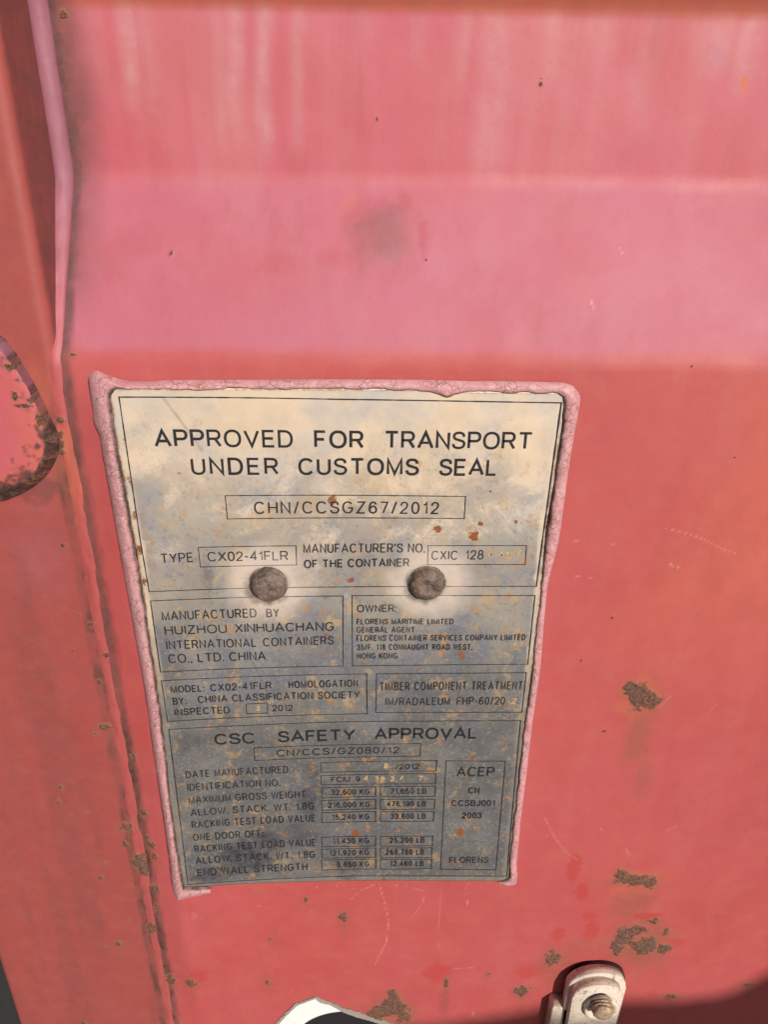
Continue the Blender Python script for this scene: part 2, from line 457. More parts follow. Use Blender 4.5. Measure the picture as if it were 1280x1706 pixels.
PANEL_SPOTS = [(252.71, -166.07, 8.48, 10.58, 1.0), (258.66, -168.53, 7.2, 7.36, 1.0), (247.4, -161.2, 5.19, 7.24, 1.0), (272.53, -309.47, 13.55, 5.94, 1.0), (263.62, -305.08, 5.24, 7.5, 0.85), (283.04, -311.75, 5.28, 7.05, 0.85), (274.02, -364.41, 8.69, 11.92, 1.0), (271.57, -374.57, 6.38, 9.7, 0.8), (281.31, -355.66, 9.42, 5.87, 0.9), (289.02, -371.81, 9.56, 9.67, 1.0), (302.7, -375.04, 5.6, 7.29, 1.0), (291.03, -348.23, 5.46, 4.06, 0.8), (301.36, -358.29, 3.15, 4.72, 0.7), (292.31, -367.66, 5.56, 6.0, 0.9), (229.06, -384.91, 6.0, 9.86, 1.0), (211.68, -417.49, 6.98, 6.51, 1.0), (124.62, -435.68, 10.75, 14.7, 1.0), (114.35, -440.85, 8.29, 10.78, 0.85), (124.32, -419.2, 4.08, 6.5, 1.0), (132.63, -442.55, 6.66, 9.46, 0.9), (160.11, -408.23, 1.82, 7.03, 0.9), (187.88, -399.81, 2.42, 2.52, 0.5), (91.37, -340.99, 4.56, 5.67, 0.75), (68.39, -323.96, 1.86, 3.3, 0.6), (44.21, -359.35, 1.92, 2.92, 0.6), (41.12, -403.67, 3.19, 4.42, 0.5), (-9.65, -401.55, 4.36, 5.02, 0.9), (-21.57, -274.8, 3.17, 3.99, 0.8), (-20.63, -284.89, 2.49, 3.56, 0.9), (-23.44, -269.81, 2.46, 3.46, 0.8), (-23.79, -312.01, 3.29, 3.21, 0.9), (-24.39, -329.97, 2.23, 4.42, 0.6), (-23.44, -400.69, 3.56, 7.51, 0.8), (-22.64, -248.97, 2.75, 2.85, 0.85), (-23.56, -207.94, 2.64, 3.93, 0.8), (-20.74, 17.8, 2.29, 0.8, 0.9), (-14.91, 144.79, 2.13, 1.82, 0.9), (20.92, 56.83, 1.03, 1.16, 0.8), (177.09, 123.5, 0.87, 1.09, 1.0), (177.41, 125.24, 0.62, 0.65, 0.8), (130.72, 55.33, 0.78, 0.7, 0.9), (168.26, 31.21, 0.52, 0.47, 1.0), (181.59, 33.18, 0.52, 0.47, 0.8), (233.21, 16.08, 0.53, 0.49, 1.0), (247.38, 14.87, 0.53, 0.53, 1.0), (275.01, -27.7, 0.56, 0.59, 1.0), (287.11, -25.56, 0.56, 0.59, 1.0), (230.77, -115.27, 0.62, 0.73, 1.0), (218.17, -142.23, 0.79, 0.77, 1.0), (237.19, -190.19, 1.33, 1.28, 0.8), (257.64, -86.36, 1.2, 0.85, 0.7), (37.02, 111.26, 0.62, 0.56, 0.7), (109.35, 109.77, 0.76, 0.9, 0.6), (276.06, 80.28, 0.53, 0.47, 0.8), (316.53, -425.9, 5.85, 3.98, 0.55), (368.08, -413.71, 7.49, 3.26, 0.5)]
PANEL_STAINS = [('stain', 257.04, -193.27, 9.4, 28.45, 0.75, 0.9), ('stain', 264.44, -226.7, 6.95, 23.06, 0.5, 0.9), ('orange', 253.36, -166.07, 15.01, 17.91, 0.6, 0.9), ('stain', 275.88, -330.95, 15.35, 23.6, 0.7, 0.9), ('stain', 287.03, -371.79, 28.7, 26.59, 0.85, 0.8), ('orange', 273.62, -311.64, 18.86, 14.1, 0.5, 0.8), ('stain', 233.55, -389.3, 16.09, 18.64, 0.7, 0.9), ('stain', 253.66, -374.31, 23.88, 10.9, 0.5, 0.9), ('stain', 124.68, -439.03, 18.25, 24.2, 0.75, 0.8), ('dirt_shade', 159.49, -429.68, 4.13, 19.88, 0.25, 0.9), ('fresh', 233.28, -297.85, 4.82, 13.72, 0.75, 0.6), ('fresh', 240.87, -319.99, 4.54, 9.35, 0.8, 0.6), ('fresh', 248.48, -343.63, 5.8, 4.59, 0.6, 0.6), ('fresh', 251.86, -357.6, 5.49, 10.59, 0.75, 0.6), ('fresh', 230.35, -360.83, 6.27, 7.68, 0.7, 0.7), ('fresh', 286.38, -343.56, 10.1, 4.02, 0.9, 0.5), ('fresh', 310.4, -369.12, 5.57, 4.81, 0.6, 0.7), ('fresh', 153.16, -397.35, 11.24, 12.55, 0.7, 0.8), ('fresh', -5.06, -394.76, 7.09, 8.68, 0.7, 0.8), ('fresh', 216.39, -398.39, 10.52, 7.56, 0.6, 0.8), ('gray', 115.08, 69.39, 10.41, 10.73, 0.5, 0.8), ('gray', 102.62, 67.86, 5.19, 2.8, 0.5, 0.8), ('gray', 112.51, 58.18, 11.43, 6.05, 0.5, 0.9), ('stain', 110.42, 64.68, 16.12, 14.91, 0.42, 0.9), ('dirt_shade', 113.79, 64.71, 11.96, 12.58, 0.34, 0.8), ('dirt_shade', 116.38, 69.4, 6.76, 6.06, 0.3, 1.0), ('dirt_shade', 102.09, 68.32, 5.19, 2.8, 0.25, 0.9), ('dirt_shade', 112.5, 62.84, 18.21, 14.91, 0.12, 1.2), ('fresh', 121.56, 78.09, 4.17, 5.61, 0.6, 0.9), ('fresh', 129.4, 64.17, 2.6, 9.33, 0.6, 0.9), ('fresh', 91.78, 55.65, 10.36, 5.11, 0.5, 0.9), ('fresh', 68.53, 53.11, 12.91, 5.1, 0.35, 0.9), ('orange', 98.17, 75.5, 5.71, 7.93, 0.35, 0.9), ('orange', 262.27, 124.68, 1.51, 3.27, 0.9, 0.3), ('gray', 249.5, 135.27, 3.22, 3.38, 0.35, 0.5), ('fade', 144.81, -315.58, 9.7, 6.51, 0.3, 0.8), ('fade', -1.34, -334.16, 2.24, 3.9, 0.9, 0.5), ('fresh', -12.28, -71.65, 5.69, 42.26, 0.25, 0.9)]
PANEL_SCRATCHES = [([(111.28, -311.42), (102.02, -317.8), (96.4, -324.85)], 0.28, 0.55), ([(113.86, -310.91), (117.02, -326.2), (120.33, -345.93), (119.09, -366.32), (113.79, -381.28), (111.87, -388.6)], 0.32, 0.5), ([(142.3, -318.27), (141.56, -329.28), (135.51, -341.57)], 0.3, 0.4), ([(210.75, -255.64), (218.59, -272.0), (227.3, -284.78), (234.29, -291.06)], 0.35, 0.5), ([(249.34, -64.43), (258.49, -66.68), (267.89, -69.92), (278.75, -75.52), (287.39, -78.51)], 0.25, 0.55), ([(202.32, 41.05), (203.1, 38.95), (204.15, 37.09)], 0.3, 0.9), ([(215.56, 61.06), (216.34, 58.72)], 0.35, 0.9), ([(254.47, -83.64), (257.4, -86.7), (259.91, -85.67)], 0.3, 0.8), ([(152.27, -315.67), (152.39, -343.5), (153.29, -372.8)], 0.3, 0.25), ([(161.84, -394.37), (177.76, -392.76)], 0.35, 0.5), ([(53.3, -417.95), (57.52, -413.51)], 0.3, 0.6), ([(169.76, -326.85), (169.3, -331.86)], 0.35, 0.6), ([(262.67, -281.53), (266.35, -288.78)], 0.4, 0.5), ([(135.49, -315.48), (141.18, -318.26)], 0.3, 0.5), ([(180.79, -440.09), (179.63, -448.21)], 0.35, 0.5), ([(266.17, -172.25), (269.68, -166.12)], 0.35, 0.4), ([(76.13, -312.63), (72.35, -315.82)], 0.3, 0.4), ([(292.41, -178.57), (296.03, -170.29)], 0.2, 0.4), ([(87.25, -310.61), (88.29, -315.47)], 0.22, 0.45), ([(98.33, -311.81), (97.56, -316.12)], 0.22, 0.45), ([(124.21, -309.95), (125.06, -315.35)], 0.22, 0.45), ([(130.15, -310.56), (131.37, -314.35)], 0.22, 0.45), ([(168.83, -311.53), (167.63, -316.39)], 0.22, 0.45), ([(176.39, -313.24), (178.56, -317.61)], 0.22, 0.45), ([(203.69, -71.08), (209.65, -72.05)], 0.22, 0.45), ([(221.43, -72.68), (226.26, -73.66)], 0.22, 0.45), ([(209.07, -91.23), (218.22, -92.6)], 0.22, 0.45), ([(244.68, -264.75), (247.12, -266.76)], 0.22, 0.45), ([(284.76, -267.59), (290.47, -263.17)], 0.22, 0.45), ([(38.36, -327.99), (41.32, -328.58)], 0.22, 0.45), ([(210.85, -266.94), (213.74, -270.45)], 0.22, 0.45)]
PANEL_STREAKS = [(8.99, 150.0, 103.47, 4.0, 0.75), (14.26, 150.0, 100.13, 5.0, 0.4), (51.93, 150.0, 92.53, 3.6, 0.62), (53.85, 150.0, 128.24, 3.0, 0.35), (63.96, 150.0, 85.6, 3.6, 0.62), (77.45, 150.0, 88.14, 3.2, 0.5), (45.44, 150.0, 87.73, 3.0, 0.28), (157.83, 150.0, 79.75, 6.0, 0.45), (144.46, 150.0, 114.31, 3.0, 0.3), (180.95, 150.0, 112.59, 3.5, 0.45), (199.25, 150.0, 121.7, 5.0, 0.3), (246.98, 150.0, 117.96, 8.0, 0.5), (261.72, 150.0, 113.7, 6.0, 0.45), (220.03, 150.0, 97.08, 6.0, 0.25), (126.27, 150.0, 120.66, 4.0, 0.25), (104.49, 150.0, 122.53, 5.0, 0.2), (-3.68, 150.0, 107.8, 6.0, 0.2), (235.95, 150.0, 128.73, 5.0, 0.3)]
POST_SPOTS = [(-34.38, -154.96, 1.87, 2.73, 0.8), (-27.85, -137.71, 1.83, 1.51, 0.8), (-33.59, -119.27, 1.8, 1.81, 0.8), (-39.52, -74.37, 1.7, 1.3, 0.8), (-35.63, -185.22, 3.54, 2.92, 0.85), (-41.2, -190.23, 1.94, 2.52, 0.5), (-34.39, -260.82, 4.17, 5.82, 0.75), (-36.85, -274.08, 2.46, 2.99, 0.95), (-30.31, -289.31, 4.64, 8.2, 0.75), (-28.8, -294.48, 3.23, 7.24, 0.8), (-67.23, -229.51, 1.68, 2.28, 0.65), (-69.71, -240.09, 1.36, 4.18, 0.4), (-55.0, -248.18, 1.71, 1.42, 0.55), (-55.17, -303.07, 2.52, 3.15, 0.6), (-50.78, -290.12, 2.14, 2.56, 0.5), (-53.0, -363.68, 3.43, 3.52, 0.65), (-61.89, -367.08, 2.29, 2.36, 0.4), (-30.3, -349.49, 3.77, 5.15, 0.9), (-87.63, -446.24, 2.04, 2.69, 0.8), (-45.14, -135.06, 0.76, 1.12, 0.6), (-38.18, -114.24, 1.19, 1.07, 0.5), (-44.32, -341.34, 2.24, 2.25, 0.4), (-63.69, -316.28, 1.82, 2.15, 0.3), (-49.2, -132.08, 0.91, 0.74, 0.4), (-37.44, -19.33, 6.37, 5.69, 0.85), (-34.57, -24.17, 3.74, 5.19, 0.9), (-30.27, -11.4, 2.37, 1.39, 0.9), (-38.15, -11.45, 3.15, 2.23, 0.6), (-23.59, -311.38, 2.92, 3.2, 0.7), (-24.53, -393.67, 3.14, 6.18, 0.7)]
POST_STAINS = [('dirt_shade', -46.89, -44.89, 13.7, 9.7, 0.75, 0.8), ('dirt_shade', -35.01, -31.43, 3.78, 12.91, 0.5, 0.9), ('orange', -33.3, -37.33, 2.99, 10.12, 0.9, 0.6), ('orange', -28.98, -22.7, 2.14, 8.61, 0.9, 0.6), ('orange', -35.21, 4.93, 7.72, 13.37, 0.55, 0.9), ('orange', -38.62, 40.53, 9.81, 21.89, 0.15, 0.9), ('fade', -38.62, 40.53, 8.34, 17.02, 0.45, 0.9), ('fade', -34.39, 68.56, 6.14, 38.32, 0.7, 0.9), ('orange', -29.7, -0.41, 3.63, 10.85, 0.6, 0.8), ('fresh', -48.19, -193.57, 8.43, 21.19, 0.45, 0.9), ('fresh', -36.41, -137.7, 3.06, 11.29, 0.5, 0.9), ('dirt_shade', -57.9, -105.07, 4.11, 66.72, 0.22, 0.9), ('dirt_shade', -65.53, -172.78, 3.16, 56.92, 0.2, 0.9), ('gray', -53.55, -81.29, 17.17, 29.79, 0.18, 0.9), ('fresh', -68.24, -235.47, 4.05, 10.14, 0.5, 0.9)]

def spread(lo, a, b, hi, step):
    return np.concatenate([np.linspace(lo, a, 14)[:-1], np.arange(a, b, step), np.linspace(b, hi, 14)])

# skin of the door
xs = np.concatenate([np.arange(-27.5, 430, .9), np.linspace(430, 1000, 14)])
zs = spread(-1240, -500, 190, 640, .9)
X, Z = np.meshgrid(xs, zs)
A = paint_maps(X, Z, 'panel')
Y = profile(Z)
flat = sstep(14, -6, Z)
Y = Y + flat * .6 * plate_y(np.clip(X, -10, None)) * sstep(-27, -6, X) * sstep(-520, -360, Z)
Y = Y + (fbm(X / 90, Z / 70, 3, 1) - .5) * 1.5 + (fbm(X / 14, Z / 14, 3, 2) - .5) * .18
DENT = (110.41, 65.61, 15.08, 12.1)
dd = np.hypot((X - DENT[0]) / DENT[2], (Z - DENT[1]) / DENT[3])
Y = Y - .5 * np.exp(-dd ** 2 * 1.2) + .25 * np.exp(-((dd - 1.15) / .35) ** 2)
rough_n = fbm(X / 1.7, Z / 1.7, 3, 4)
Y = Y - np.clip(A['rust'], 0, 1) * (.15 + 1.3 * (rough_n - .3))
P = np.stack([X / 1000, Y / 1000, ZT + Z / 1000], -1)
panel = put('panel', grid_mesh('panel', P, A), M_PAINT, door)

# hollow post along the door's free edge: front face, rounded corner, return wall
def post_section():
    pts = [(-133.0, 45.), (-133.0, 6.)]
    for a in np.linspace(180, 270, 7): pts.append((-129 + 4 * math.cos(math.radians(a)), 5.5 + 4 * math.sin(math.radians(a))))
    for x in np.arange(-128, -33, 1.0): pts.append((x, 1.5))
    for a in np.linspace(-90, 0, 9): pts.append((-32.5 + 5 * math.cos(math.radians(a)), 6.5 + 5 * math.sin(math.radians(a))))
    for y in np.linspace(9, 46, 16): pts.append((-27.5, y))
    return np.array(pts)
sec = post_section()
zs2 = spread(-1240, -500, 190, 640, 1.0)
X = np.repeat(sec[None, :, 0], len(zs2), 0); Yp = np.repeat(sec[None, :, 1], len(zs2), 0)
Z = np.repeat(zs2[:, None], len(sec), 1)
A = paint_maps(X, Z, 'post')
A['orange'] = np.maximum(A['orange'], 0)
Yp = Yp + (fbm(X / 40, Z / 90, 3, 1) - .5) * 1.0 * sstep(-30, -34, X) - .8 * A['rust'] * fbm(X / 2, Z / 2, 3, 2)
P = np.stack([X / 1000, Yp / 1000, ZT + Z / 1000], -1)
post = put('door_post', grid_mesh('door_post', P, A), M_PAINT, door)

# weld bead that joins the skin to the post and follows the corrugation
zz = np.concatenate([np.linspace(-1240, -500, 20)[:-1], np.arange(-500, 200, 1.2), np.linspace(200, 640, 60)])
na = 14
P = np.zeros((len(zz), na, 3)); XX = np.zeros((len(zz), na))
rec = np.clip((profile(zz) - 2) / 36, 0, 1)
wx = np.interp(zz, [-4000, 10, 86, 4000], [-30.6, -29.8, -24.0, -24.4])
for j in range(na):
    a = math.pi * (1.0 - j / (na - 1))
    wob = (fbm(zz / 9, zz * 0 + j * .4, 3, 3) - .5) * (1 - .7 * rec)
    rx = 4.1 + wob * 1.2
    ry = (1.5 + 1.7 * rec) * (1 + wob * .7)
    P[:, j, 0] = wx + rx * math.cos(a) - rec * .6
    P[:, j, 1] = profile(zz) + .9 - ry * math.sin(a) + rec * (3.0 * (j / (na - 1)) - 3.2)
    P[:, j, 2] = zz
    XX[:, j] = P[:, j, 0]
ZZ = np.repeat(zz[:, None], na, 1)
Az = {k: np.zeros((len(zz), na)) for k in ('rust', 'dirt_shade', 'fade', 'fresh', 'orange', 'gray', 'scratch', 'streak', 'black', 'stain')}
Az['fade'] = np.repeat((.15 + .75 * sstep(-20, 40, zz))[:, None], na, 1)
Az['gray'] = np.repeat((.8 * rec)[:, None], na, 1)
Az['orange'] = np.repeat((sstep(-75, -40, zz) * sstep(-8, -20, zz))[:, None], na, 1) * fbm(XX / 3, ZZ / 8, 3, 2)
edge = np.abs(np.linspace(-1, 1, na))[None, :]
Az['dirt_shade'] = .55 * sstep(.72, 1., edge) * np.ones((len(zz), 1)) + .25 * fbm(XX / 4, ZZ / 18, 3, 1) * sstep(20, -40, ZZ) + .12 + .30 * rec[:, None]
for i, (cx, cz, rx, rz, amt) in enumerate(POST_SPOTS + PANEL_SPOTS):
    if cx < -20: Az['rust'] = np.maximum(Az['rust'], amt * blob(XX, ZZ, cx, cz, rx, rz, 1., i))
P[..., 1] -= Az['rust'] * .5
P = np.stack([P[..., 0] / 1000, P[..., 1] / 1000, ZT + P[..., 2] / 1000], -1)
put('weld_seam', grid_mesh('weld_seam', P, Az), M_PAINT, door)

# hinge blade welded on the post
def dense(pts, step, closed=True):
    out = []
    q = pts + ([pts[0]] if closed else [])
    for (x0, z0), (x1, z1) in zip(q, q[1:]):
        n = max(1, int(math.hypot(x1 - x0, z1 - z0) / step))
        for i in range(n): out.append((x0 + (x1 - x0) * i / n, z0 + (z1 - z0) * i / n))
    return out
def resample(pts, n):
    p = np.array(pts + [pts[0]], float); L = np.concatenate([[0], np.cumsum(np.hypot(*np.diff(p, axis=0).T))])
    s_ = np.linspace(0, L[-1], n)
    return np.stack([np.interp(s_, L, p[:, 0]), np.interp(s_, L, p[:, 1])], 1)
def smooth_loop(pts, it=2):
    for _ in range(it):
        q = []
        for (x0, z0), (x1, z1) in zip(pts, pts[1:] + pts[:1]):
            q += [(x0 * .75 + x1 * .25, z0 * .75 + z1 * .25), (x0 * .25 + x1 * .75, z0 * .25 + z1 * .75)]
        pts = q
    return pts
h_out = resample(smooth_loop([(-150.0, 36.0), (-80.0, 36.0), (-48.63, 27.59), (-44.53, 20.52), (-40.59, 10.69), (-37.01, 0.86), (-34.27, -10.07), (-31.89, -17.63), (-32.35, -25.06), (-35.96, -32.07), (-40.89, -38.6), (-49.19, -45.25), (-58.9, -50.17), (-64.78, -52.03), (-80.0, -50.0), (-150.0, -50.0)]), 520); h_in = resample(smooth_loop([(-146.0, 25.0), (-75.0, 26.0), (-49.01, 22.31), (-44.89, 18.32), (-41.22, 11.71), (-37.88, 2.87), (-35.99, -6.2), (-35.51, -14.95), (-36.81, -22.21), (-39.51, -28.48), (-44.37, -34.85), (-50.83, -38.1), (-59.11, -39.6), (-75.0, -38.0), (-146.0, -38.0)]), 520)
cen = np.array([-92., -4.])
rings = [(h_out * (1 - t) + h_in * t, 1.6 - 7.4 * math.sin(t * math.pi / 2) ** .8, t) for t in np.linspace(0, 1, 14)]
rings += [(h_in * (1 - t) + cen * t, -5.8 - .5 * math.sin(min(t * 12, 1) * math.pi / 2), 1 + t) for t in np.linspace(.015, 1, 70) ** 1.2]
hx = np.array([r[0][:, 0] for r in rings]); hz = np.array([r[0][:, 1] for r in rings])
hy = np.array([np.full(520, r[1]) for r in rings]); ht = np.array([np.full(520, r[2]) for r in rings])
rim = sstep(1.05, .80, ht + (fbm(hx / 3, hz / 3, 3, 2) - .5) * .5)
lower = sstep(2, -14, hz + (fbm(hx / 6, hz / 6, 3, 4) - .5) * 8)
Ah = {k: np.zeros_like(hx) for k in ('rust', 'dirt_shade', 'fade', 'fresh', 'orange', 'gray', 'scratch', 'streak', 'black', 'stain')}
Ah['rust'] = rim * lower * .9 * sstep(.50, .72, fbm(hx / 3, hz / 3, 4, 3))
for i, (cx, cz, rx, rz, amt) in enumerate([(-44.31, 1.83, 1.77, 2.38, 1.0), (-37.88, -0.25, 2.28, 1.6, 1.0), (-41.83, -2.41, 5.09, 1.07, 0.75), (-44.37, 14.31, 2.98, 1.79, 0.8), (-38.78, 11.01, 2.0, 2.58, 0.6), (-35.88, -8.84, 2.31, 3.81, 0.75), (-42.77, 16.11, 1.49, 1.02, 0.8)]):
    Ah['rust'] = np.maximum(Ah['rust'], amt * blob(hx, hz, cx, cz, rx, rz, 1.1, i, 1.))
Ah['dirt_shade'] = np.maximum(1.0 * np.sqrt(rim) * lower, .62 * rim * (1 - lower))
Ah['gray'] = .9 * rim * (1 - lower)
Ah['black'] = np.maximum(np.sqrt(rim) * lower, .85 * rim * (1 - lower) * sstep(.5, .62, fbm(hx / 3, hz / 3, 3, 1)))
Ah['fade'] = (.55 + .3 * fbm(hx / 12, hz / 12, 3, 3)) * (1 - rim)
Ah['orange'] = .6 * sstep(1.35, 1.02, ht) * fbm(hx / 9, hz / 9, 3, 5) * (1 - rim)
hy = hy - Ah['rust'] * 1.6 * (fbm(hx / 2.2, hz / 2.2, 4, 2) - .35) + (fbm(hx / 20, hz / 20, 3, 1) - .5) * 1.0 - rim * 2.2 * (fbm(hx / 4, hz / 4, 3, 1) - .5)
hy[0] = 3.0
P = np.stack([hx / 1000, hy / 1000, ZT + hz / 1000], -1)
tag(put('hinge_blade', grid_mesh('hinge_blade', P, Ah), M_PAINT, door), 'pink hinge blade with a dark rusty weld along its lower edge')

# rubber weather seal beyond the post
P = np.zeros((2, 9, 3))
for j in range(9):
    a = math.pi * j / 8
    for i, z in enumerate((-1240, 640)):
        P[i, j] = W(-152 - 19 * math.cos(a), 10 - 6 * math.sin(a), z)
put('rubber_seal', grid_mesh('rubber_seal', P), M_RUBBER, door)

# ------------------------------------------------------------------ data plate
plate_outline = {'lv': [-303.25, -266.76, -237.3, -184.18, -152.7, -123.18, -98.97, -77.98, -61.07, -38.03, -23.56, -9.36, -1.24], 'lu': [-3.92, -4.22, -4.5, -3.25, -2.49, -2.93, -2.63, -2.72, -3.47, -3.82, -4.63, -4.49, -4.63], 'rv': [-306.07, -248.5, -223.77, -194.6, -166.68, -143.0, -111.79, -88.03, -63.58, -40.47, -15.17, -0.06], 'ru': [193.02, 192.4, 191.94, 191.66, 191.99, 192.57, 192.25, 191.53, 190.73, 192.02, 192.49, 192.63], 'bu': [-3.77, 8.16, 29.52, 58.3, 87.41, 124.07, 160.92, 192.74], 'bv': [-303.53, -304.18, -304.3, -305.03, -305.52, -305.83, -306.78, -307.14], 'tu': [-3.68, 9.65, 25.16, 91.88, 128.45, 144.22, 176.9, 192.25], 'tv': [5.64, 5.26, 4.89, 4.48, 4.26, 3.69, 3.38, 3.21]}          # l(v), r(v) edges and b(u), t(u)
us = np.arange(-5.5, 196.2, .7); vs = np.arange(-311, 4.2, .7)
U, V = np.meshgrid(us, vs)
LU = np.interp(V, plate_outline['lv'], plate_outline['lu']); RU = np.interp(V, plate_outline['rv'], plate_outline['ru'])
BV = np.interp(U, plate_outline['bu'], plate_outline['bv']); TV = np.interp(U, plate_outline['tu'], plate_outline['tv'])
# squeeze the grid to the measured outline, corners rounded
su = (U - us[0]) / (us[-1] - us[0]); sv = (V - vs[0]) / (vs[-1] - vs[0])
UU = LU + su * (RU - LU); VV = BV + sv * (TV - BV)
rc = 4.0
for cu, cv, sx, sz in ((0, 1, -1, 1), (1, 1, 1, 1)):
    ex = (UU - LU) if cu == 0 else (RU - UU); ez = TV - VV
    k = (ex < rc) & (ez < rc)
    r = np.hypot(rc - ex, rc - ez)
    kk = k & (r > 1e-6)
    m = np.maximum(rc - ex, rc - ez)
    s = np.where(kk, m / np.maximum(r, 1e-6), 1)
    dx = (rc - ex) * (1 - s); dz = (rc - ez) * (1 - s)
    UU = np.where(kk, UU + (dx if cu == 0 else -dx), UU); VV = np.where(kk, VV - dz, VV)
Yq = plate_y(UU) + (fbm(UU / 50, VV / 50, 2, 1) - .5) * .35
Ap = {}
d_edge = np.minimum(np.minimum(UU - LU, RU - UU), np.minimum(TV - VV, VV - BV))
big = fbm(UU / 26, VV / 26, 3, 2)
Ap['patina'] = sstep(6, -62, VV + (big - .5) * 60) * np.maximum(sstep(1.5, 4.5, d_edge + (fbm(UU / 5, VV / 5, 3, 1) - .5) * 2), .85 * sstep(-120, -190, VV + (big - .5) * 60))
Ap['tarnish_dim'] = sstep(-95, -200, VV + (big - .5) * 110) * np.maximum(sstep(1., 5., d_edge), .7) * .9  # corrosion plus the lower plate's dimmer reflection, put into the colour
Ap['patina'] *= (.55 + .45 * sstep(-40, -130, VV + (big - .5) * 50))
RIV = [(57.45, -93.88), (134.97, -93.92)]
halo = np.zeros_like(U); ring = np.zeros_like(U)
for i, (ru, rv) in enumerate(RIV):
    d = np.hypot(UU - ru - (2 if i else 0), (VV - rv) * .92) + (fbm(UU / 9, VV / 9, 4, i) - .5) * 9
    halo = np.maximum(halo, sstep(27, 12, d))
    d2 = np.hypot(UU - ru + 1.0, VV - rv + 1.5) + (fbm(UU / 3, VV / 3, 3, i + 1) - .5) * 4
    ring = np.maximum(ring, .85 * sstep(12.5, 8.0, d2))
Ap['halo'] = halo; Ap['ring'] = ring
soot = np.zeros_like(U); rust = np.zeros_like(U)
for i, (cu, cv, ru, rv, amt) in enumerate([(34.67, -280.03, 19.29, 14.22, 1.0), (45.85, -268.43, 12.18, 11.92, 0.9), (18.07, -291.22, 14.02, 7.18, 0.8), (12.33, -296.81, 14.05, 4.13, 0.7), (72.98, -238.78, 6.83, 11.78, 0.7), (75.26, -218.31, 6.03, 7.21, 0.7), (66.87, -267.25, 14.03, 7.93, 0.5), (78.32, -229.74, 5.42, 10.17, 0.6), (94.84, -291.12, 10.84, 8.33, 0.6), (92.92, -302.55, 6.57, 2.64, 0.8), (6.85, -192.52, 6.28, 9.28, 0.35), (56.73, -259.35, 17.36, 8.78, 0.4), (28.49, -88.56, 3.41, 8.78, 0.5), (98.04, -54.32, 14.05, 3.13, 0.25), (14.9, -191.04, 5.05, 5.03, 0.4), (102.07, -273.53, 10.67, 5.02, 0.35), (169.03, -9.65, 0.54, 0.56, 0.3)]):
    soot = np.maximum(soot, amt * blob(UU, VV, cu, cv, ru, rv, 1., i, .9))
for i, (cu, cv, ru, rv, amt) in enumerate([(156.69, -67.87, 2.3, 2.6, 0.9), (159.11, -61.12, 1.71, 1.6, 0.7), (99.26, -265.04, 2.12, 2.96, 0.9), (161.5, -264.75, 2.13, 3.96, 0.9), (89.16, -49.01, 2.5, 2.78, 0.6), (164.94, -207.06, 1.68, 1.76, 0.8), (-1.26, -89.92, 1.39, 2.67, 0.6), (-1.37, -72.55, 1.36, 3.2, 0.6), (-1.13, -55.29, 1.33, 2.76, 0.55), (-1.5, -37.23, 1.3, 3.53, 0.5), (-1.08, -19.99, 1.02, 3.38, 0.45), (20.93, -34.37, 1.32, 1.17, 0.5), (139.3, -64.38, 2.29, 2.25, 0.6), (176.19, -60.43, 1.14, 1.27, 0.8), (118.38, -268.81, 1.77, 1.99, 0.6), (154.53, -312.06, 1.11, 1.62, 0.5), (116.71, -305.22, 1.84, 3.2, 0.7), (183.47, -125.63, 1.23, 3.34, 0.5), (163.01, -44.25, 0.84, 0.92, 0.6), (140.7, -63.73, 1.71, 1.6, 0.5), (97.82, -92.17, 2.06, 2.05, 0.6), (135.63, -211.31, 1.34, 2.22, 0.6), (98.69, -232.64, 2.05, 1.85, 0.4), (83.71, -214.14, 3.34, 3.56, 0.35), (27.86, -48.61, 2.7, 2.44, 0.3), (114.56, -136.79, 2.48, 2.65, 0.45), (154.89, -136.84, 2.8, 3.8, 0.5), (85.45, -125.3, 2.13, 2.21, 0.5), (115.25, -190.83, 2.3, 2.98, 0.4)]):
    rust = np.maximum(rust, amt * blob(UU, VV, cu, cv, ru, rv, 1.1, i))
for pts in [[(17.85, 0.2), (23.71, -9.42), (31.72, -23.61)], [(45.51, -136.03), (49.44, -146.81), (54.15, -162.63)]]:
    soot = np.maximum(soot, .5 * stroke(UU, VV, pts, .6))
Ap['soot'] = soot; Ap['rust'] = rust
Ap['edge'] = np.maximum(.9 * sstep(1.6, .3, d_edge), .55 * sstep(3.2, .0, np.abs(UU - LU - 5.5)) * sstep(-20, -60, VV) * sstep(-130, -90, VV) * (fbm(UU / 2, VV / 2, 3, 2)))
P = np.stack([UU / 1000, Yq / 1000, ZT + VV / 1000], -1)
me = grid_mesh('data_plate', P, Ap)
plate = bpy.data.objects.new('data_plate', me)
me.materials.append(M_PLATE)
me.polygons.foreach_set('use_smooth', np.ones(len(me.polygons), bool))
org = Vector(W(95, 1, -305))
me.transform(Matrix.Translation(-org)); plate.location = org
link(plate)
sol = plate.modifiers.new('thickness', 'SOLIDIFY'); sol.thickness = .0009; sol.offset = -1
tag(plate, 'tarnished metal plate with black engraved lettering, riveted to red door inside pink sealant', 'data plate')

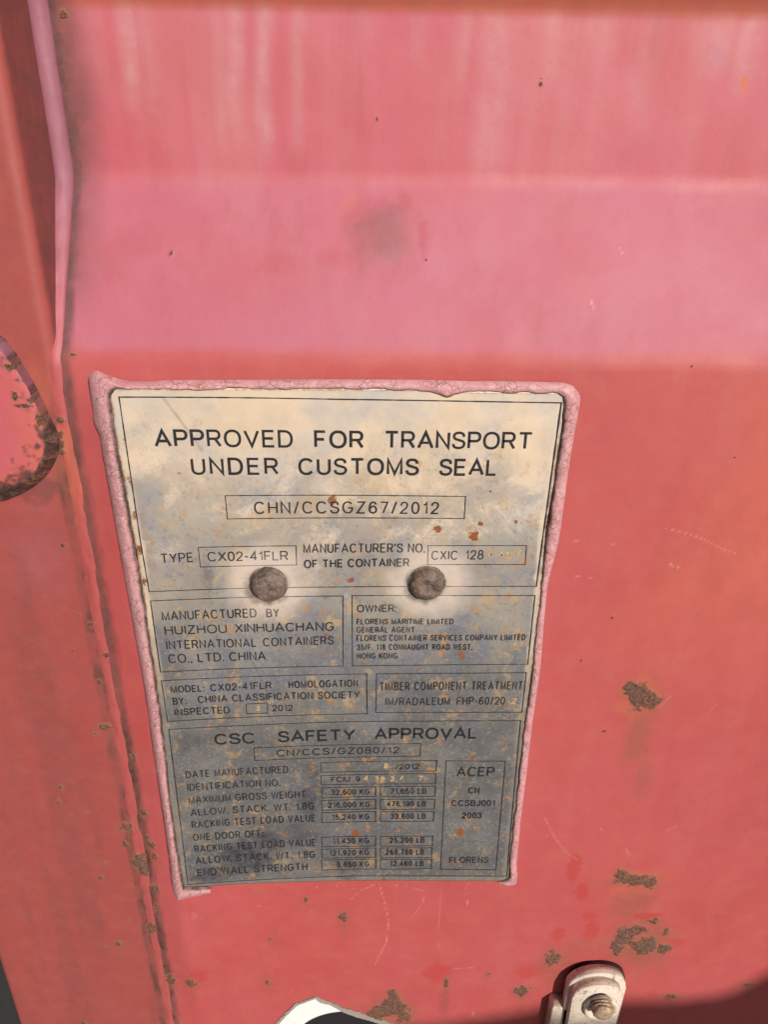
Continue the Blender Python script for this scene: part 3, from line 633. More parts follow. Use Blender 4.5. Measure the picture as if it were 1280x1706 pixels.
# sealant border
ST = [(10.81, -312.21, 12.38, -304.66), (4.35, -314.82, 6.41, -303.98), (-5.81, -317.4, -1.66, -303.54), (-9.96, -318.43, -3.35, -302.8), (-11.03, -314.64, -3.44, -300.18), (-11.03, -280.76, -3.88, -271.71), (-10.85, -244.21, -3.85, -237.36), (-10.7, -201.85, -2.65, -195.94), (-10.26, -157.75, -2.34, -152.71), (-11.1, -117.85, -2.66, -113.55), (-11.76, -86.92, -2.54, -83.22), (-12.28, -63.43, -3.35, -60.14), (-12.61, -43.92, -3.56, -41.0), (-12.99, -27.62, -4.43, -24.99), (-13.27, -16.74, -4.4, -14.31), (-14.9, -11.69, -4.36, -9.36), (-14.45, -6.98, -4.34, -5.55), (-14.36, 3.89, -4.23, -0.18), (-13.85, 8.95, -3.37, 2.46), (-11.95, 11.33, -1.92, 4.02), (-9.53, 12.14, -0.34, 4.78), (-5.45, 10.33, 1.91, 4.92), (0.16, 8.26, 5.14, 4.94), (24.55, 7.9, 25.09, 4.23), (55.55, 7.86, 55.65, 4.18), (91.88, 8.13, 91.87, 4.07), (112.72, 8.15, 112.75, 3.88), (128.38, 8.13, 128.48, 3.45), (133.62, 8.03, 133.22, 2.94), (137.55, 7.93, 137.23, 1.47), (140.95, 7.95, 140.43, 0.68), (144.62, 7.84, 144.31, 2.06), (148.04, 7.73, 148.2, 3.04), (167.72, 7.88, 167.99, 2.63), (184.87, 7.46, 185.17, 2.62), (191.48, 7.24, 189.73, 2.1), (195.6, 5.92, 191.43, 1.16), (198.99, 2.13, 192.19, -0.89), (199.59, -7.0, 192.25, -9.51), (198.98, -19.81, 192.3, -19.47), (198.51, -36.64, 191.83, -36.25), (198.15, -70.56, 191.45, -66.8), (195.61, -93.76, 191.62, -95.23), (196.97, -148.03, 192.1, -144.54), (196.46, -184.05, 191.68, -180.64), (196.67, -224.8, 191.6, -223.77), (196.7, -256.37, 192.11, -255.24), (197.39, -292.08, 192.24, -292.37), (197.52, -311.14, 192.1, -303.93), (194.39, -311.64, 190.03, -305.77), (187.91, -309.68, 187.55, -307.08)]                      # outer (x, z), inner (u, v) stations in millimetres
so = np.array([s[:2] for s in ST], float); si = np.array([s[2:] for s in ST], float)
L = np.concatenate([[0], np.cumsum(np.hypot(*np.diff((so + si) / 2, axis=0).T))])
s = np.arange(0, L[-1], .7)
def catmull(v):
    out = np.zeros((len(s), 2))
    for c in range(2):
        m = np.gradient(v[:, c], L)
        i = np.clip(np.searchsorted(L, s, 'right') - 1, 0, len(L) - 2)
        h = L[i + 1] - L[i]; q = (s - L[i]) / h
        out[:, c] = (2*q**3 - 3*q**2 + 1) * v[i, c] + (q**3 - 2*q**2 + q) * h * m[i] * .7 + (-2*q**3 + 3*q**2) * v[i + 1, c] + (q**3 - q**2) * h * m[i + 1] * .7
    return out
o2, i2 = catmull(so), catmull(si)
i2 = i2 + (i2 - o2) / np.maximum(np.hypot(*(i2 - o2).T), .5)[:, None] * ((fbm(s / 7, s * 0 + 4.4, 4, 1) - .52) * 2.2)[:, None]
nj = 15
T = np.linspace(0, 1, nj)
P = np.zeros((len(s), nj, 3)); gap = np.zeros((len(s), nj))
wid = np.hypot(*(o2 - i2).T)
wob = fbm(s / 12, s * 0 + .3, 4, 2) - .5
for j, tt in enumerate(T):
    nn = fbm(s / 4, s * 0 + tt * 5, 3, 3) - .5
    x = o2[:, 0] * (1 - tt) + i2[:, 0] * tt + nn * .35 * math.sin(math.pi * tt)
    z = o2[:, 1] * (1 - tt) + i2[:, 1] * tt + nn * .35 * math.sin(math.pi * tt)
    yi = plate_y(i2[:, 0]) - .05
    y0 = 1.2 + .6 * plate_y(np.clip(o2[:, 0], -10, None)) * sstep(-27, -6, o2[:, 0])
    base = y0 * (1 - tt) ** 1.5 + yi * (1 - (1 - tt) ** 1.5)
    h = np.minimum(2.3, wid * .34) * (1 + wob * .9 + nn * .35)
    P[:, j] = np.stack([x, base - h * max(math.sin(math.pi * tt), 0) ** .62, z], -1)
    gap[:, j] = sstep(.80, .93, tt) * (.55 + .8 * fbm(s / 5, s * 0, 3, 1))
P = np.stack([P[..., 0] / 1000, P[..., 1] / 1000, ZT + P[..., 2] / 1000], -1)
seal = put('sealant_border', grid_mesh('sealant_border', P, {'gap': np.clip(gap, 0, 1)}), M_SEAL, plate)

# rivets
for i, (ru, rv) in enumerate(RIV):
    y = float(plate_y(ru))
    prof = [(9.6, y + .1), (9.4, y - .7), (8.7, y - 1.0), (8.4, y - 2.0), (7.7, y - 3.4), (6.6, y - 4.4), (5.2, y - 5.0), (3.6, y - 5.2), (1.4, y - 5.1 + 1.0 * i), (.01, y - 5.0 + 1.1 * i)]
    prof = [(np.interp(k, np.arange(len(prof)), [p[0] for p in prof]), np.interp(k, np.arange(len(prof)), [p[1] for p in prof])) for k in np.linspace(0, len(prof) - 1, 30)]
    me = lathe('rivet', ru, rv, prof, 64, .035, 5 + i)
    co = np.zeros(len(me.vertices) * 3, np.float32); me.vertices.foreach_get('co', co); co = co.reshape(-1, 3)
    n = fbm(co[:, 0] * 1000 / 2.2 + 9 * i, (co[:, 2] - ZT) * 1000 / 2.2, 4, i) - .5
    co[:, 1] -= n * .0014 + .0003 * np.sin(np.hypot(co[:, 0] * 1000 - ru - .8, (co[:, 2] - ZT) * 1000 - rv + .6) * (1.9 + .5 * i) + n * 9) * (.4 + n); co[:, 2] += n * .0006
    me.vertices.foreach_set('co', co.reshape(-1)); me.update()
    put('rivet', me, M_RIVET, plate)

# ------------------------------------------------------------------ printed panels and lettering
LIFT = .16                             # ink stands this far (mm) proud of the plate
def bent(p, u, v, k=1.0):
    return W(u, float(plate_y(u)) - LIFT * k, v)
def line_mesh(name, segs):
    """engraved rules: (u0, v0, u1, v1, width) in plate millimetres"""
    bm = bmesh.new()
    for q, (u0, v0, u1, v1, w) in enumerate(segs):
        L_ = math.hypot(u1 - u0, v1 - v0); n = max(2, int(L_ / 2.5))
        nx, nz = -(v1 - v0) / L_, (u1 - u0) / L_
        rng = random.Random(int(u0 * 31 + v0 * 17))
        prev = None
        for i in range(n + 1):
            f = i / n
            e = w / 2
            ww = w / 2 * rng.uniform(.72, 1.15)
            u = u0 + (u1 - u0) * (f + ((-e if i == 0 else e if i == n else 0) / L_)); v = v0 + (v1 - v0) * (f + ((-e if i == 0 else e if i == n else 0) / L_))
            k = 1.0 + .12 * (q % 2)
            a = bm.verts.new(bent(None, u + nx * ww, v + nz * ww, k)); b = bm.verts.new(bent(None, u - nx * ww, v - nz * ww, k))
            if prev: bm.faces.new((prev[0], a, b, prev[1]))
            prev = (a, b)
    me = bm_mesh(name, bm)
    return worn(me)
def worn(me):
    n = len(me.vertices); co = np.zeros(n * 3, np.float32); me.vertices.foreach_get('co', co); co = co.reshape(-1, 3)
    u = co[:, 0] * 1000; v = (co[:, 2] - ZT) * 1000
    w = np.zeros(n)
    for i, (ru, rv) in enumerate(RIV):
        w = np.maximum(w, .95 * sstep(24, 12, np.hypot(u - ru, v - rv) + (fbm(u / 6, v / 6, 3, i) - .5) * 12))
    a = me.attributes.new('worn', 'FLOAT', 'POINT'); a.data.foreach_set('value', w.astype(np.float32))
    return me
def arc(cx, cy, rx, ry, a0, a1, n=16, e=2.25):
    out = []
    for i in range(n + 1):
        a = math.radians(a0 + (a1 - a0) * i / n); c, q = math.cos(a), math.sin(a)
        k = (abs(c) ** e + abs(q) ** e) ** (-1 / e)
        out.append((cx + rx * c * k, cy + ry * q * k))
    return out
def curve(*p, n=5):
    p = [p[0]] + list(p) + [p[-1]]; out = []
    for i in range(1, len(p) - 2):
        for j in range(n):
            t = j / n
            out.append(tuple(.5 * (2 * p[i][c] + (p[i+1][c] - p[i-1][c]) * t + (2*p[i-1][c] - 5*p[i][c] + 4*p[i+1][c] - p[i+2][c]) * t*t
                                   + (3*p[i][c] - p[i-1][c] - 3*p[i+1][c] + p[i+2][c]) * t**3) for c in (0, 1)))
    return out + [p[-1]]
_six = curve((.53, .79), (.45, .95), (.29, 1), (.09, .86), (0, .46), (.05, .13), (.28, 0), (.50, .11), (.56, .31), (.49, .53), (.29, .62), (.09, .51), (.02, .36))
GLYPH = {   # engraver's alphabet: width, centre lines of the strokes on a cap height of 1
 'A': (.80, [[(0, 0), (.40, 1), (.80, 0)], [(.14, .33), (.66, .33)]]),
 'B': (.64, [[(0, .53), (0, 1), (.36, 1)] + arc(.36, .765, .23, .235, 90, -90) + [(0, .53)], [(0, .53), (0, 0), (.39, 0)] + arc(.39, .265, .25, .265, -90, 90)[1:]]),
 'C': (.76, [arc(.39, .5, .39, .5, 38, 322, 26)]),
 'D': (.70, [[(0, 0), (0, 1), (.30, 1)] + arc(.30, .5, .40, .5, 90, -90, 20) + [(0, 0)]]),
 'E': (.60, [[(.59, 1), (0, 1), (0, 0), (.60, 0)], [(0, .52), (.54, .52)]]),
 'F': (.55, [[(.55, 1), (0, 1), (0, 0)], [(0, .50), (.48, .50)]]),
 'G': (.78, [arc(.39, .5, .39, .5, 40, 330, 26) + [(.77, .46), (.42, .46)]]),
 'H': (.66, [[(0, 0), (0, 1)], [(.66, 0), (.66, 1)], [(0, .52), (.66, .52)]]),
 'I': (.0, [[(0, 0), (0, 1)]]),
 'J': (.45, [[(.45, 1), (.45, .25)] + arc(.225, .25, .225, .25, 0, -175)]),
 'K': (.66, [[(0, 0), (0, 1)], [(.64, 1), (0, .35)], [(.22, .57), (.67, 0)]]),
 'L': (.52, [[(0, 1), (0, 0), (.52, 0)]]),
 'M': (.78, [[(0, 0), (0, 1), (.39, .03), (.78, 1), (.78, 0)]]),
 'N': (.66, [[(0, 0), (0, 1), (.66, 0), (.66, 1)]]),
 'O': (.82, [arc(.41, .5, .41, .5, 90, 450, 34)]),
 'P': (.62, [[(0, 0), (0, 1), (.36, 1)] + arc(.36, .73, .26, .27, 90, -90) + [(0, .46)]]),
 'R': (.66, [[(0, 0), (0, 1), (.38, 1)] + arc(.38, .74, .25, .26, 90, -90) + [(0, .48)], [(.38, .48), (.66, 0)]]),
 'S': (.64, [curve((.61, .73), (.55, .92), (.33, 1), (.10, .93), (.03, .75), (.12, .60), (.33, .52), (.56, .43), (.64, .27), (.56, .08), (.33, 0), (.08, .07), (0, .27))]),
 'T': (.70, [[(0, 1), (.70, 1)], [(.35, 1), (.35, 0)]]),
 'U': (.66, [[(0, 1), (0, .33)] + arc(.33, .33, .33, .33, 180, 360) + [(.66, 1)]]),
 'V': (.74, [[(0, 1), (.37, 0), (.74, 1)]]),
 'W': (1.02, [[(0, 1), (.255, 0), (.51, 1), (.765, 0), (1.02, 1)]]),
 'X': (.70, [[(.02, 1), (.70, 0)], [(.68, 1), (0, 0)]]),
 'Y': (.72, [[(0, 1), (.36, .43), (.72, 1)], [(.36, .43), (.36, 0)]]),
 'Z': (.64, [[(.03, 1), (.62, 1), (0, 0), (.64, 0)]]),
 '0': (.55, [arc(.275, .5, .275, .5, 90, 450, 30)]),
 '1': (.30, [[(.04, .76), (.24, .86), (.28, 1), (.28, 0)]]),
 '2': (.56, [curve((.02, .70), (.09, .92), (.28, 1), (.48, .92), (.54, .72), (.42, .46), (.14, .19), (0, 0)) + [(.56, 0)]]),
 '3': (.56, [curve((.03, .76), (.10, .94), (.28, 1), (.47, .92), (.52, .75), (.44, .58), (.22, .53)), curve((.24, .53), (.47, .46), (.56, .28), (.48, .07), (.27, 0), (.07, .07), (0, .26))]),
 '4': (.58, [[(.43, 0), (.43, 1), (0, .30), (.58, .30)]]),
 '5': (.56, [[(.51, 1), (.11, 1), (.05, .50)] + curve((.05, .50), (.28, .63), (.50, .53), (.56, .32), (.48, .08), (.26, 0), (.07, .07), (0, .24))[1:]]),
 '6': (.56, [_six]),
 '7': (.55, [[(0, 1), (.55, 1), (.19, 0)]]),
 '8': (.56, [arc(.28, .765, .23, .235, 90, 450, 22), arc(.28, .265, .28, .265, 90, 450, 24)]),
 '9': (.56, [[(.56 - x, 1 - y) for x, y in _six]]),
 '/': (.34, [[(0, -.04), (.34, 1.04)]]), '-': (.30, [[(0, .42), (.30, .42)]]), "'": (.0, [[(0, 1.02), (0, .74)]]),
 '.': (.0, [[(0, -.06), (0, .09)]]), ',': (.06, [[(.06, .08), (.0, -.16)]]), ':': (.0, [[(0, -.06), (0, .09)], [(0, .56), (0, .71)]]),
}
def ribbon(path, w):
    """mitred flat stroke along a centre line"""
    p = [q for i, q in enumerate(path) if i == 0 or math.hypot(q[0] - path[i-1][0], q[1] - path[i-1][1]) > 1e-4]
    closed = math.hypot(p[0][0] - p[-1][0], p[0][1] - p[-1][1]) < 1e-3
    if closed: p = p[:-1]
    n = len(p); A_, B_ = [], []
    for i in range(n):
        def unit(a, b):
            l = math.hypot(b[0] - a[0], b[1] - a[1]); return ((b[0] - a[0]) / l, (b[1] - a[1]) / l)
        d0 = unit(p[i-1], p[i]) if (i > 0 or closed) else None
        d1 = unit(p[i], p[(i + 1) % n]) if (i < n - 1 or closed) else None
        d0 = d0 or d1; d1 = d1 or d0
        nx, ny = -(d0[1] + d1[1]), d0[0] + d1[0]
        l = math.hypot(nx, ny)
        if l < 1e-6: nx, ny, l = -d0[1], d0[0], 1
        nx /= l; ny /= l
        m = w / 2 / max(nx * -d0[1] + ny * d0[0], .42)
        A_.append((p[i][0] + nx * m, p[i][1] + ny * m)); B_.append((p[i][0] - nx * m, p[i][1] - ny * m))
    quads = [(i, (i + 1) % n) for i in range(n if closed else n - 1)]
    return A_, B_, quads
def lettering(name, rows, parent, mat, weight=.14, jitter=0.):
    """rows: (text, u0, v0, u1, v1, cap height, glyph width factor); baseline from ink start to ink end, plate millimetres"""
    V_, F_ = [], []
    rng = random.Random(len(rows) + len(rows[0][0]))
    for body, u0, v0, u1, v1, cap, hs in rows:
        L_ = math.hypot(u1 - u0, v1 - v0)
        sw = weight * cap * (1.0 if cap > 5 else 1.2)
        ch = [(c, GLYPH.get(c)) for c in body]
        wsum = sum(g[0] for c, g in ch if g) * cap * hs; nsp = body.count(' '); ng = len(body) - 1
        gap = (L_ - sw - wsum - nsp * .18 * cap * hs) / max(ng, 1)
        k = 1.0
        lo = .17 * cap + sw * .5
        if ng and gap < lo:
            k = max(.55, (L_ - sw - ng * lo) / (wsum + nsp * .18 * cap * hs)); gap = (L_ - sw - (wsum + nsp * .18 * cap * hs) * k) / ng
        if not ng and wsum > 0: k = (L_ - sw) / wsum
        x = sw / 2
        du, dv = (u1 - u0) / L_, (v1 - v0) / L_
        for c, g in ch:
            if g is None:
                x += .18 * cap * hs * k + gap; continue
            ju = rng.uniform(-jitter, jitter); jv = rng.uniform(-jitter, jitter)
            for si_, path in enumerate(g[1]):
                pp = [(px * cap * hs * k, sw / 2 + py * (cap - sw)) for px, py in path]
                A_, B_, Q_ = ribbon(pp, sw * rng.uniform(.92, 1.08))
                o = len(V_)
                for (ax, ay), (bx_, by_) in zip(A_, B_):
                    for qx, qy in ((ax, ay), (bx_, by_)):
                        s_ = x + qx
                        V_.append(bent(None, u0 + s_ * du + ju, v0 + s_ * dv + qy + jv, 1 + .06 * si_))
                for i, j in Q_: F_.append((o + 2 * i, o + 2 * i + 1, o + 2 * j + 1, o + 2 * j))
            x += g[0] * cap * hs * k + gap
    me = bpy.data.meshes.new(name)
    me.from_pydata(V_, [], F_); me.update()
    worn(me)
    return put(name, me, mat, parent, smooth=False)

